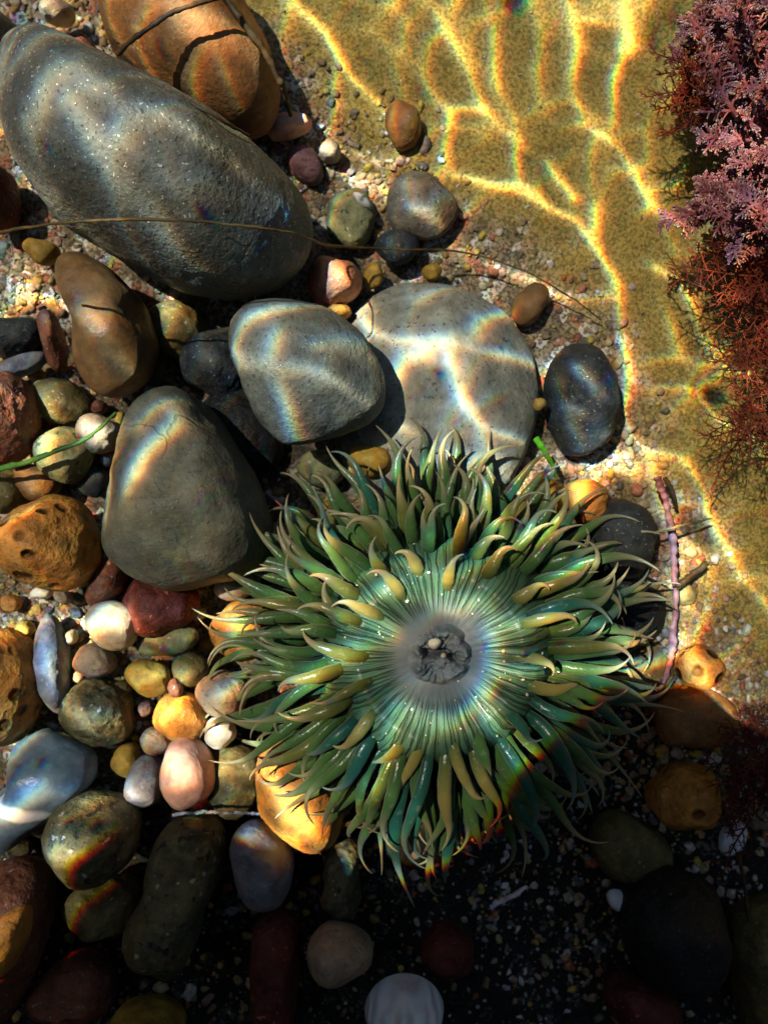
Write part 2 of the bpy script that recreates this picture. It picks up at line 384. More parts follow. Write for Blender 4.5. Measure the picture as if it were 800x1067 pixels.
stone('stone', 'bright orange stone under the lower left tentacles',
      [(268, 800), (276, 770), (310, 762), (350, 790), (362, 840), (350, 880), (330, 888), (296, 866), (270, 840)], .17, m_orange2, z=.12, lump=.05)
stone('stone', 'pebble of pale beige and orange at the left tentacle tips', (248, 606, 24, 20, -15), .09, m_cream, z=.10)
stone('stone', 'orange lumpy stone under the left tentacle tips', (252, 655, 30, 34, 0), .12, m_orange2, z=.08)
stone('stone', 'beige round stone under the upper left tentacles', (290, 566, 26, 22, 0), .10, m_beige, z=.10)
stone('stone', 'slate blue angular stone with pale scratches at the left edge',
      [(14, 776), (46, 760), (72, 770), (98, 784), (100, 812), (76, 838), (40, 862), (6, 890), (-30, 880), (-20, 840), (12, 816)], .12, m_blue, z=.12, lump=.03, box=.62)
stone('stone', 'round mottled brown stone below the slate blue stone', (98, 871, 46, 50, 10), .16, m_mott, z=.16, lump=.04)
stone('stone', 'brown and black stone under the round mottled stone', (108, 945, 42, 29, -8), .12, m_olive, z=.08)
stone('boulder', 'long dark bumpy rock standing right of the mottled stone',
      [(160, 880), (178, 856), (206, 850), (230, 864), (234, 900), (216, 940), (204, 985), (184, 1016), (146, 1020), (128, 996), (134, 960), (152, 930)], .20, m_mott, z=.12, lump=.09, box=.75)
stone('stone', 'egg-shaped stone, tan on top and blue grey below, under the dark line', (273, 901, 32, 44, -14), .14, m_bgrey, z=.16, lump=.03)
stone('boulder', 'dark red rough rock cut by the left edge near the bottom',
      [(-30, 910), (20, 892), (50, 910), (52, 960), (34, 1010), (10, 1060), (-40, 1060)], .20, m_red, z=.10, lump=.06)
stone('stone', 'orange pointed rock on the left edge, leaning on the dark red rock',
      [(-20, 970), (10, 950), (30, 945), (28, 975), (14, 1010), (-20, 1030)], .10, m_orange2, z=.26)
stone('stone', 'dim brown rock near the bottom left corner', (78, 1030, 44, 36, 0), .12, m_red, z=.02)
stone('stone', 'orange brown stone cut by the bottom edge', (152, 1066, 40, 20, 0), .12, m_yel, z=.12)
stone('boulder', 'dark red speckled upright rock at the bottom, left of the tan pebble',
      [(264, 960), (290, 946), (310, 962), (312, 1010), (304, 1080), (264, 1080), (262, 1010)], .14, m_dred, z=.08, box=.7)
stone('stone', 'tan oval pebble lying alone in the dark at the bottom', (353, 993, 36, 28, 6), .11, m_beige, z=.16, lump=.02, box=.9, facets=2)
stone('stone', 'dim red round stone right of the tan oval pebble', (466, 991, 29, 26, 0), .10, m_dred, z=.05)
stone('stone', 'rough mottled knob below the orange stone, between tentacles and tan pebble',
      [(340, 890), (360, 872), (376, 884), (374, 920), (372, 955), (350, 960), (336, 938)], .12, m_mott, z=.05, lump=.14)
stone('pebble', 'speckled green pebble above the top tentacles, left one of two', (336, 487, 27, 20, 0), .08, m_green, z=.02, cat='pebble')
stone('pebble', 'orange grey pebble above the top tentacles, right one of two', (386, 480, 24, 17, 0), .08, m_yel, z=.16, cat='pebble')
stone('pebble', 'dull yellow pebble above the anemone, left one of a pair', (573, 519, 20, 20, 0), .08, m_yel, z=.10, cat='pebble')
stone('pebble', 'glowing amber pebble above the anemone, right one of a pair', (610, 522, 23, 24, 0), .09, m_orange2, z=.12, cat='pebble')
stone('stone', 'dark grey round stone right of the amber pebble', (645, 562, 36, 44, 0), .14, m_dark, z=.10)
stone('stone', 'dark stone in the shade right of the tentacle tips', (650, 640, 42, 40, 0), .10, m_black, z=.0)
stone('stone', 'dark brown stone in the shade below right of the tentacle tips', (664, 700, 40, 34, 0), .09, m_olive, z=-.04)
stone('stone', 'large low brown stone at the right, where sand meets shadow',
      [(676, 740), (700, 722), (738, 716), (764, 732), (768, 762), (740, 780), (690, 776)], .10, m_brown, z=.04, lump=.05)
stone('pebble', 'orange brown pebble sitting in bright grit above the low brown stone', (728, 694, 26, 22, 0), .08, m_orange, z=.04, cat='pebble')
stone('pebble', 'small beige pebble beside the purple twig', (712, 618, 12, 13, 0), .05, m_green, z=.03, cat='pebble')
stone('stone', 'olive brown pitted round stone in the shade at lower right', (713, 831, 36, 37, 0), .13, m_orange, z=.04)
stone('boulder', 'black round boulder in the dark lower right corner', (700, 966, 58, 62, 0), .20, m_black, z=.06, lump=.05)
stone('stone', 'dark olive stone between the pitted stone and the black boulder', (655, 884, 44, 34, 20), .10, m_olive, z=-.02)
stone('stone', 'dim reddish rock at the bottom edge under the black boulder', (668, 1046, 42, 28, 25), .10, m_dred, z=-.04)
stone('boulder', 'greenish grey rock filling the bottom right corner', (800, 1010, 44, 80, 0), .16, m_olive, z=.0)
stone('pebble', 'small round dark topped pebble embedded in the sand at the top', (420, 131, 19, 25, 0), .07, m_brown, z=.03, cat='pebble')
stone('stone', 'grey brown round stone with a rainbow arc, in front of the sand', (438, 216, 37, 35, 10), .09, G((.15, .125, .085), (.11, .10, .08), fine=30, mott=4., bump=.004), z=.05, lump=.02)
stone('pebble', 'small dark grey pebble touching the rainbow arc stone', (414, 257, 23, 18, 10), .06, m_dark, z=.05, cat='pebble')
stone('stone', 'greenish stone between huge boulder and rainbow arc stone', (366, 228, 25, 32, 0), .08, m_green, z=.0)
stone('stone', 'orange pink stone beside the lower right end of the huge boulder', (347, 295, 31, 25, -12), .11, m_pink and G((.55, .22, .12), (.40, .17, .09), spd=.15, spl=.25, fine=26, mott=6., bump=.005, film=.05), z=.10)
stone('pebble', 'small amber pebble right of the orange pink stone', (389, 288, 10, 14, 0), .04, m_yel, z=.04, cat='pebble')
stone('pebble', 'small amber pebble on top edge of the pale slab', (450, 284, 10, 9, 0), .04, m_yel, z=.05, cat='pebble')
stone('pebble', 'small orange pebble wedged above the granite stone', (350, 326, 17, 9, -10), .05, m_orange2, z=.10, cat='pebble')
stone('pebble', 'small olive tan oval pebble by the stem, on the sand edge', (551, 318, 17, 24, 35), .06, m_tan, z=.04, cat='pebble')
stone('pebble', 'tiny amber disc between pale slab and black oval stone', (562, 421, 7, 7, 0), .02, m_yel, z=.20, cat='pebble')
stone('pebble', 'pale pink pebble right of the orange brown stone', (300, 132, 24, 12, -12), .06, m_pink, z=.06, cat='pebble')
stone('pebble', 'purple stained pebble at the upper right of the huge boulder', (318, 172, 22, 16, 40), .06, G((.17, .08, .08), (.12, .06, .06), fine=22, mott=5.), z=.02, cat='pebble')
stone('pebble', 'yellowish pebble in bright grit right of the huge boulder', (344, 158, 12, 11, 0), .05, m_beige, z=.04, cat='pebble')
stone('stone', 'pale rough stone in the upper left grit, above the huge boulder', (60, 12, 17, 12, 0), .06, m_beige, z=.08)
stone('stone', 'rust stone in the upper left grit between two boulders', (88, 56, 16, 12, 0), .06, m_red, z=.10)
stone('pebble', 'bright yellow pebble on the left edge below the huge boulder', (44, 262, 20, 12, 20), .05, m_yel, z=.08, cat='pebble')
stone('stone', 'purple red stone on the left edge beside the huge boulder', (-6, 205, 24, 34, 0), .12, m_dred, z=.06)
stone('boulder', 'big brown rock wall at the right edge carrying the algae',
      [(800, -60), (860, -80), (960, 0), (990, 250), (960, 500), (860, 520), (812, 430), (808, 300), (800, 230), (772, 180), (768, 60)], .34, m_crust, z=.10, lump=.08)

small = [
 ('small rust pebble between the pear-shaped stone and the peaked stone', 104, 424, 9, 7, m_red), ('small grey pebble just left of the peaked stone top', 112, 478, 8, 9, m_bgrey),
 ('small tan pebble under the pitted orange stone', 66, 622, 10, 7, m_beige), ('small white flake under the pitted orange stone', 44, 618, 11, 7, m_white),
 ('small amber pebble left of the long narrow grey stone', 26, 655, 10, 9, m_yel), ('small orange pebble below the left edge of the pitted orange stone', 12, 628, 11, 9, m_orange2),
 ('small cream pebble right of the long narrow grey stone', 74, 664, 8, 7, m_cream), ('small pale pebble over the dark green rock', 84, 704, 7, 6, m_cream),
 ('small brown pebble between the dark green rock and the rainbow streaked pebble', 128, 716, 9, 7, m_olive), ('small rust pebble left of the orange speckled pebble', 152, 738, 8, 8, m_red),
 ('small dark pebble below the dark green rock', 120, 772, 10, 7, m_dark), ('small yellow pebble right of the olive pebble', 214, 672, 8, 8, m_yel),
 ('small pale pebble by the dark red round stone', 208, 640, 8, 7, m_white), ('small dark pebble left of the dark red round stone', 126, 610, 7, 6, m_dark),
 ('small grey pebble below the pink stone', 186, 850, 9, 6, m_bgrey), ('small brown pebble left of the round mottled stone', 46, 860, 12, 8, m_beige),
 ('small dim pebble above the dark red rock', 22, 882, 13, 8, m_olive), ('small orange pebble under the left tentacle tips', 222, 690, 8, 7, m_orange),
 ('small beige pebble touching the white pebble', 214, 782, 7, 6, m_beige), ('small dark pebble between the pink stone and the orange stone', 226, 852, 11, 8, m_dark),
 ('small brown stone under the red stone at the left edge', 34, 452, 12, 9, m_brown), ('small pale pebble under the flat dark stone at left', 44, 402, 8, 6, m_beige),
 ('small amber stone beside the finger-shaped reddish stone', 38, 390, 8, 7, m_yel), ('small white pebble left of the finger-shaped reddish stone', 26, 336, 8, 7, m_white)]
for lb, cx, cy, a_, b_, mt_ in small:
    stone('pebble', lb, (cx, cy, a_, b_, rnd.uniform(-40, 40)), .035, mt_, cat='pebble', z=float(ground_z([P(cx, cy)[0]], [P(cx, cy)[1]])[0]) + .05, box=.75, lump=.09)

# ------------------------------------------------------------------ grit, grains, shell crumbs
def scatter(name, n, size, region, palette, seed, lift=.3, flat=(.35, .9), sub=2, zf=None, crag=.10, smooth=True):
    r = np.random.RandomState(seed); V0, F0 = ico(sub); pts = []
    while len(pts) < n:
        px = r.uniform(-120, 920, 4000); py = r.uniform(-120, 1180, 4000)
        x, y = (px - 400) * PX, (533.5 - py) * PX
        k = r.rand(4000) < region(px, py, x, y)
        pts += list(zip(x[k], y[k]))
    pts = np.array(pts[:n]); Z = ground_z(pts[:, 0], pts[:, 1]) if zf is None else zf(pts)
    Vs, Fs, Cs = [], [], []
    for i in range(n):
        s = size[0] + (size[1] - size[0]) * r.rand() ** 2.2
        s *= PX
        sc_ = np.array([1, r.uniform(.55, 1), r.uniform(*flat)]) * s
        a, b, c = r.uniform(0, 6.28), r.normal(0, .35), r.normal(0, .35)
        ca, sa, cb, sb, cc, s_c = math.cos(a), math.sin(a), math.cos(b), math.sin(b), math.cos(c), math.sin(c)
        M = np.array([[ca, -sa, 0], [sa, ca, 0], [0, 0, 1]]) @ np.array([[cb, 0, sb], [0, 1, 0], [-sb, 0, cb]]) @ np.array([[1, 0, 0], [0, cc, -s_c], [0, s_c, cc]])
        d = 1 + .22 * (V0 @ r.normal(size=3)) * (V0 @ r.normal(size=3)) + r.uniform(-crag, crag, len(V0))
        V = (V0 * d[:, None] * sc_) @ M.T
        V += [pts[i, 0], pts[i, 1], Z[i] + s * lift]
        Fs.append(F0 + i * len(V0)); Vs.append(V)
        col = np.array(palette[r.randint(len(palette))]) * r.uniform(.7, 1.2)
        Cs.append(np.repeat(col[None], len(V0), 0) * r.uniform(.85, 1.1, (len(V0), 1)))
    me = mesh_np(name, np.concatenate(Vs), np.concatenate(Fs), smooth); cattr(me, 'tint', np.concatenate(Cs))
    m = NT(name + '_surface', .55, 1.25); a = m.n('ShaderNodeAttribute', attribute_name='tint').outputs['Color']
    v = m.coords(False); g = m.noise(v, 60, 2)
    m.color(m.mix(m.ramp(g, .6, .4, 0, .5), a, m.mix(1., a, (.35, .3, .25), 'MULTIPLY'))); m.bump(g, .006)
    o = obj(name, me, m.m); tag(o, kind='stuff'); return o
def bl(px, py, c, r): return np.exp(-((px - c[0]) ** 2 + (py - c[1]) ** 2) / r ** 2)
def reg_grit(px, py, x, y):
    co = coarse_mask(x, y)
    w = .10 * co
    for c, r, a in [((310, 150), 60, .9), ((400, 180), 60, .6), ((500, 290), 60, .45), ((600, 330), 50, .35), ((640, 470), 40, 1), ((20, 290), 55, 1), ((60, 20), 60, 1),
                    ((35, 640), 50, 1), ((80, 670), 50, 1), ((110, 740), 60, .9), ((730, 650), 50, .9), ((745, 700), 40, .9), ((700, 590), 40, .5), ((660, 800), 70, .5), ((760, 830), 60, .8), ((100, 440), 50, .5), ((200, 700), 60, .5), ((130, 20), 50, .4), ((220, 590), 30, .6), ((740, 960), 50, .5), ((640, 1000), 60, .4), ((20, 400), 40, .5), ((180, 1000), 200, .12)]:
        w = w + a * bl(px, py, c, r)
    return np.clip(w, 0, 1)
pal = [(.40, .30, .13), (.34, .26, .12), (.44, .34, .16), (.22, .17, .09), (.48, .38, .22), (.36, .24, .12), (.58, .52, .42), (.30, .20, .10), (.55, .36, .10), (.20, .17, .12), (.42, .16, .08), (.62, .58, .50), (.15, .14, .12), (.50, .32, .22), (.58, .44, .08)]
scatter('gravel', 5200, (1.6, 6.6), reg_grit, pal, 3, crag=.2, lift=.12)
scatter('rubble', 2600, (1.4, 5.), reg_grit, pal, 5, crag=.35, sub=1, smooth=False, lift=.5)
scatter('shell_debris', 380, (1.6, 6.5), lambda px, py, x, y: np.clip(1.2 * bl(px, py, (650, 900), 150) + .8 * bl(px, py, (560, 1000), 120) + .15 * bl(px, py, (100, 900), 150) + .6 * bl(px, py, (215, 600), 30) + .5 * bl(px, py, (300, 480), 40), 0, 1),
        [(.5, .55, .6), (.35, .36, .36), (.62, .64, .66), (.25, .25, .22), (.45, .42, .3)], 8, flat=(.10, .4), sub=1, crag=.38, smooth=False)
scatter('sand_grains', 5200, (.8, 2.4), lambda px, py, x, y: np.clip(.25 + .5 * coarse_mask(x, y), 0, 1), pal + [(.6, .55, .4), (.1, .09, .05)], 21, sub=1, lift=.2)

# ------------------------------------------------------------------ tubes
def frames(pts):
    pts = np.asarray(pts, float); T = np.gradient(pts, axis=0); T /= np.linalg.norm(T, axis=1, keepdims=True) + 1e-12
    up = np.array([0, 0, 1.]) if abs(T[0][2]) < .9 else np.array([1., 0, 0])
    n = np.cross(T[0], up); n /= np.linalg.norm(n); Ns = [n]
    for i in range(1, len(pts)):
        n = Ns[-1] - T[i] * np.dot(Ns[-1], T[i]); n /= np.linalg.norm(n) + 1e-12; Ns.append(n)
    Ns = np.array(Ns); return T, Ns, np.cross(T, Ns)
def tube(pts, rad, sides=8, flat=1.):
    T, Nn, B = frames(pts); pts = np.asarray(pts, float); n = len(pts); a = np.linspace(0, 2 * math.pi, sides, endpoint=False)
    rad = np.broadcast_to(np.asarray(rad, float), (n,))
    V = pts[:, None] + rad[:, None, None] * (np.cos(a)[None, :, None] * Nn[:, None] + flat * np.sin(a)[None, :, None] * B[:, None])
    V = V.reshape(-1, 3); i, j = np.meshgrid(np.arange(n - 1), np.arange(sides), indexing='ij')
    F = np.stack([i * sides + j, i * sides + (j + 1) % sides, (i + 1) * sides + (j + 1) % sides, (i + 1) * sides + j], -1).reshape(-1, 4)
    t = np.repeat(np.linspace(0, 1, n), sides); return V, F, t
def spline(ctrl, n):
    c = np.asarray(ctrl, float); c = np.vstack([2 * c[0] - c[1], c, 2 * c[-1] - c[-2]]); out = []
    segs = len(c) - 3
    for u in np.linspace(0, segs - 1e-9, n):
        k = int(u); f = u - k; p0, p1, p2, p3 = c[k:k + 4]
        out.append(.5 * ((2 * p1) + (p2 - p0) * f + (2 * p0 - 5 * p1 + 4 * p2 - p3) * f * f + (3 * p1 - p0 - 3 * p2 + p3) * f ** 3))
    return np.array(out)
def W3(l): return [(*P(a, b, z), z) for a, b, z in l]
def simple_mat(name, c1, c2, scale=20, rough=.5, bump=.003):
    m = NT(name, rough, 1.25); v = m.coords(); n = m.noise(v, scale, 3)
    m.color(m.mix(m.ramp(n, .35, .65), c1, c2)); m.bump(n, bump); return m.m
def strand(name, label, cat, ctrl, r, mat, n=60, taper=.35, flat=1., beads=0, sides=7):
    pts = spline(W3(ctrl), n); u = np.linspace(0, 1, n)
    rad = r * PX * (1 - (1 - taper) * u ** 1.5) * (1 + (.18 * np.cos(u * beads * 6.283 + 2 * np.sin(u * 17)) + .25 * np.sin(u * 23 + 1) * np.sin(u * 7) if beads else .12 * np.sin(u * 37) + .08 * np.sin(u * 91)))
    rng = np.random.RandomState(len(label)); pts[:, :2] += np.cumsum(rng.normal(0, .0008, (n, 2)), 0)
    V, F, t = tube(pts, rad, sides, flat); o0 = pts[0]
    me = mesh_np(name, V - o0, F); return tag(obj(name, me, mat, loc=o0), label, cat)
m_stem = simple_mat('dry_weed_stem', (.045, .03, .012), (.10, .065, .02))
m_blade = simple_mat('green_blade', (.02, .06, .008), (.04, .11, .015))
m_twig = simple_mat('coralline_crust', (.10, .04, .05), (.30, .15, .17), 18)
m_stick = simple_mat('dark_stick', (.03, .02, .012), (.07, .045, .02))
strand('weed_stem', 'long thin brown stem draped over the huge boulder and on across the sand edge', 'seaweed stem',
       [(-30, 250, .66), (20, 238, .76), (110, 228, .80), (200, 231, .80), (270, 238, .76), (318, 247, .58), (350, 257, .30), (410, 262, .18), (480, 263, .12), (540, 280, .12), (590, 305, .10), (632, 334, .06)], 1.25, m_stem, 140, .6)
strand('weed_stem', 'dark stem running down between the orange brown stone and the huge boulder', 'seaweed stem',
       [(22, 32, .52), (60, 44, .50), (108, 62, .56), (160, 88, .60), (215, 118, .60), (255, 142, .50)], 2.2, m_stick, 80, .6)
strand('weed_stem', 'dark curved stem arching over the orange brown stone', 'seaweed stem',
       [(122, 56, .46), (145, 36, .50), (175, 16, .52), (205, 4, .52), (245, -6, .46)], 2.2, m_stick, 60, .8)
strand('weed_stem', 'thick dark weed strand bordering the right side of the orange brown stone', 'seaweed stem',  # dark strip standing where only a shadow gap runs beside the stone
       [(226, -14, .40), (250, 20, .40), (275, 55, .34), (292, 90, .26), (302, 118, .14)], 3.4, m_stick, 60, .7)
strand('grass_blade', 'green weed blade lying over the spotted pebble at left', 'seaweed blade',
       [(-30, 494, .20), (20, 483, .24), (60, 470, .26), (95, 455, .25), (124, 430, .24)], 3.0, m_blade, 60, .5, flat=.5)
strand('grass_blade', 'short bright green blade beside the black oval stone', 'seaweed blade',
       [(558, 456, .22), (566, 470, .20), (574, 484, .16), (578, 498, .14)], 3.4, simple_mat('bright_blade', (.06, .25, .01), (.10, .35, .03)), 20, .5, flat=.5)
strand('coralline_twig', 'knobbly purple twig standing upright right of the tentacles', 'seaweed twig',
       [(685, 498, .20), (694, 520, .18), (699, 550, .14), (701, 590, .12), (702, 630, .10), (697, 670, .10), (690, 700, .08), (672, 725, .06)], 3.6, m_twig, 120, .8, beads=22)
strand('stick', 'short dark stick crossing the lower part of the purple twig', 'stick', [(704, 612, .12), (722, 598, .14), (738, 586, .14)], 3.6, m_stick, 20, .9)
strand('stick', 'thin pale stick crossing the purple twig above the dark one', 'stick', [(668, 558, .16), (690, 552, .20), (715, 546, .20), (742, 540, .16)], 1.6, simple_mat('pale_stick', (.16, .12, .04), (.26, .19, .06)), 30, .7)
strand('stick', 'dark blunt twig beside the top of the purple twig', 'stick', [(692, 498, .14), (700, 512, .16), (706, 530, .12)], 2.6, m_stick, 20, .7)
strand('weed_stem', 'dark stem running down the shaded lower right corner', 'seaweed stem', [(752, 838, .06), (762, 870, .06), (774, 930, .06), (779, 1000, .06), (772, 1080, .06)], 2.0, m_stick, 60, .9)
# row of pale grains glued along a dark thread
strand('weed_stem', 'thin dark thread with pale crumbs right above the egg-shaped stone', 'seaweed stem', [(180, 849, .20), (215, 847, .22), (245, 850, .20), (275, 852, .18)], 1.8, simple_mat('crumb_thread', (.30, .30, .32), (.02, .02, .02), 40), 60, .9, beads=18)
strand('coralline_twig', 'short pink and white twig in the dark below the tentacles', 'seaweed twig', [(515, 942, .06), (530, 935, .07), (548, 924, .08)], 2.8, simple_mat('pale_coralline', (.45, .30, .36), (.62, .58, .62), 30), 40, .8, beads=7)

# ------------------------------------------------------------------ shells
def shell(name, label, cx, cy, a, b, rot, hz, z, col1, col2, ribs=16):
    V, F = ico(5); x, y, zz = V.T; th = np.arctan2(y, x); rho = np.sqrt(x * x + y * y)
    ap = np.array([0, -.78]); ang = np.arctan2(x - ap[0], y - ap[1]); dist = np.hypot(x - ap[0], y - ap[1])
    shape = 1 - .22 * np.clip(-y, 0, 1) ** 2 * np.abs(x)
    prof = np.where(zz > 0, zz, zz * .12) * (1 + .25 * np.exp(-(x / .22) ** 2)) + .018 * np.cos(ang * ribs) * (zz > 0) + .012 * np.cos(dist * 24) * (zz > 0)
    X = x * shape * SZ(a, z); Y = y * SZ(b, z); r = math.radians(rot)
    out = np.stack([X * math.cos(r) - Y * math.sin(r), X * math.sin(r) + Y * math.cos(r), prof * hz], -1)
    me = mesh_np(name, out, F)
    m = NT('shell_surface', .4, 1.3); v = m.coords(False)
    w = m.n('ShaderNodeTexWave', wave_type='RINGS'); m.put(w.inputs['Vector'], v); w.inputs['Scale'].default_value = 9; w.inputs['Distortion'].default_value = 2.5
    c = m.mix(m.ramp(w.outputs['Fac'], .3, .9), col1, col2); c = m.mix(m.ramp(m.noise(v, 12, 4), .55, .7, 0, .5), c, (.45, .36, .26)); m.color(c); m.bump(w.outputs['Fac'], .003)
    x0, y0 = P(cx, cy, z); tag(obj(name, me, m.m, loc=(x0, y0, z)), label, 'shell')
shell('shell', 'large white ridged seashell at the bottom edge', 421, 1052, 41, 38, 4, .14, .14, (.86, .88, .88), (.72, .78, .82))
shell('shell', 'small white round shell in the dark, left of the black boulder', 643, 937, 13, 10, -30, .05, .02, (.75, .78, .8), (.6, .66, .72))
shell('shell', 'white broken shell in the dark grit near the right edge', 762, 872, 13, 20, -25, .05, .02, (.7, .76, .8), (.55, .62, .68))
shell('shell', 'small white curved shell by the greenish stone near the top', 377, 210, 12, 5, -40, .04, .06, (.75, .74, .68), (.6, .6, .56))

# ------------------------------------------------------------------ anemone
AZ = .56
ACX, ACY = 459, 684
def apt(rpx, th, z):          # point on the animal: radius in pixels at disc height, th from +x counter-clockwise
    x0, y0 = P(ACX, ACY, AZ); k = SZ(1, AZ)
    return np.array([x0 + rpx * k * math.cos(th), y0 + rpx * k * math.sin(th), z])
aroot = empty('sea_anemone', (*P(ACX, ACY, AZ), 0.0))
tag(aroot, 'green sea anemone with pointed tentacles spread around a striped grey disc', 'sea anemone')
base = np.array(aroot.location)
kk = SZ(1, AZ)
def polar(name, rs, zf, nth, mat, rf=None):
    th = np.linspace(0, 2 * math.pi, nth, endpoint=False); R, T = np.meshgrid(rs, th, indexing='ij')
    RR = R if rf is None else rf(R, T)
    V = np.stack([RR * kk * np.cos(T), RR * kk * np.sin(T), zf(R, T)], -1).reshape(-1, 3)
    n = len(rs); i, j = np.meshgrid(np.arange(n - 1), np.arange(nth), indexing='ij')
    F = np.stack([i * nth + j, (i + 1) * nth + j, (i + 1) * nth + (j + 1) % nth, i * nth + (j + 1) % nth], -1).reshape(-1, 4)
    me = mesh_np(name, V, F); return obj(name, me, mat, aroot)
# disc material: fine dark radial lines, grey-lilac near the mouth, green outward
def disc_mat():
    m = NT('disc_skin', .42, 1.3); v = m.coords(False); s = m.n('ShaderNodeSeparateXYZ'); m.put(s.inputs[0], v)
    th = m.math('ARCTAN2', s.outputs[1], s.outputs[0])
    r = m.math('SQRT', m.math('ADD', m.math('POWER', s.outputs[0], 2), m.math('POWER', s.outputs[1], 2)))
    cb = m.n('ShaderNodeCombineXYZ')
    m.put(cb.inputs[0], m.math('MULTIPLY', m.math('COSINE', th), 9.)); m.put(cb.inputs[1], m.math('MULTIPLY', m.math('SINE', th), 9.)); m.put(cb.inputs[2], m.math('MULTIPLY', r, .7))
    l1 = m.noise(cb.outputs[0], 1.6, 2, .5); l2 = m.noise(cb.outputs[0], 4.2, 2, .5)
    rr = m.math('DIVIDE', r, kk * 100)
    c = m.mix(m.ramp(rr, .30, .75), (.12, .138, .145), (.05, .11, .062))
    c = m.mix(m.ramp(rr, .95, 1.5), c, (.035, .075, .025))
    c = m.mix(m.ramp(l1, .35, .65, 0, .06), c, m.mix(1., c, (1.4, 1.35, 1.2), 'MULTIPLY'))
    line = m.math('SUBTRACT', 1., m.ramp(m.math('ABSOLUTE', m.math('SUBTRACT', l2, .5)), 0.0, .022))
    _l2 = m.math('SUBTRACT', 1., m.ramp(m.math('ABSOLUTE', m.math('SUBTRACT', l1, .5)), 0.0, .014))
    def rays(N, wob, width, keep, seed):
        t = m.math('ADD', m.math('MULTIPLY', th, N / (2 * math.pi)), m.math('MULTIPLY', m.math('SUBTRACT', m.noise(v, 5. + seed, 2), .5), wob)); t = m.math('ADD', t, 200.)
        fr = m.math('ABSOLUTE', m.math('SUBTRACT', m.math('FRACT', t), .5)); wn = m.n('ShaderNodeTexWhiteNoise', noise_dimensions='1D')
        m.put(wn.inputs['W'], m.math('ADD', m.math('MODULO', m.math('FLOOR', t), float(N)), seed * 7.7))
        wd = m.math('DIVIDE', width * N / 60., m.math('MAXIMUM', rr, .2)); ln = m.ramp(fr, m.math('MULTIPLY', wd, 1.6), m.math('MULTIPLY', wd, .5))
        return m.math('MULTIPLY', ln, m.math('GREATER_THAN', wn.outputs['Value'], keep))
    ra = m.math('MAXIMUM', rays(64, 2.2, .055, .25, 1.), m.math('MULTIPLY', rays(110, 2.6, .06, .45, 2.), .7))
    lm = m.math('MULTIPLY', m.math('MAXIMUM', m.math('MULTIPLY', line, .35), ra), m.ramp(rr, .42, .62))
    c = m.mix(m.math('MULTIPLY', lm, .8), c, (.012, .014, .010)); m.color(c)
    fine = m.noise(v, 60, 2)
    m.bump(m.math('ADD', m.math('MULTIPLY', lm, -1.), m.math('MULTIPLY', fine, .15)), .006)
    m.b.inputs['Subsurface Weight'].default_value = 0
    return m.m
def disc_z(R, T):
    z = AZ + .05 * np.clip(R / 100, 0, 1) ** 2 - .02
    z = z - .30 * np.clip((R - 84) / 75, 0, 2) ** 1.5
    z = z + .0014 * np.sin(36 * T + 2 * np.sin(5 * T)) * np.clip((R - 30) / 60, 0, 1)
    z = z + .02 * np.sin(3 * T + 1) * np.clip(R / 100, 0, 1)
    return z
polar('oral_disc', np.linspace(30, 168, 60), disc_z, 400, disc_mat())
def mouth_mat():
    m = NT('mouth_skin', .6, 1.2); v = m.coords(False); n = m.noise(v, 22, 4); n2 = m.noise(v, 7, 3)
    c = m.mix(m.ramp(n, .35, .65), (.10, .115, .118), (.15, .17, .172)); c = m.mix(m.ramp(n2, .46, .30, 0, .35), c, (.025, .03, .025))
    m.color(c); m.bump(n, .008); return m.m
def mouth_z(R, T):
    x = R * np.cos(T); y = R * np.sin(T)
    z = AZ - .018 + .026 * np.exp(-((R - 24) / 6.5) ** 2) * (1 + .35 * np.sin(5 * T + 2 * np.sin(2 * T)) + .15 * np.sin(17 * T + 3 * np.sin(3 * T)))
    sl = np.exp(-((x * .45 + y - 1 - 4 * np.sin(x * .15 + .5)) / 3.6) ** 2) * np.exp(-(R / 19) ** 4)
    z = z + .022 * np.exp(-(R / 15) ** 2) - .075 * sl
    q = np.stack([x.ravel() * .11, y.ravel() * .11, np.full(x.size, 2.2)], -1)
    return z + .014 * fbm(q, 3).reshape(x.shape) * np.clip((33 - R) / 8, 0, 1)
polar('mouth', np.concatenate([[.01], np.linspace(1, 33.5, 50)]), mouth_z, 180, mouth_mat(), rf=lambda R, T: R * (1 + .05 * np.sin(2 * T + .6) + .010 * np.sin(7 * T)))
# dark rim around the mouth
def ring(R0, w, z):
    t = np.linspace(0, 2 * math.pi, 181); r = R0 * (1 + .05 * np.sin(2 * t + .6) + .02 * np.sin(7 * t) + .012 * np.sin(17 * t + 2 * np.sin(3 * t)))
    pts = np.stack([r * kk * np.cos(t), r * kk * np.sin(t), np.full_like(t, z)], -1); return tube(pts, w * PX, 8)
V, F, t = ring(32.6, .5, AZ - .019); obj('mouth_rim', mesh_np('mouth_rim', V, F), simple_mat('rim_skin', (.012, .014, .012), (.06, .06, .05), 40), aroot)
def col_z(R, T): return R * 0
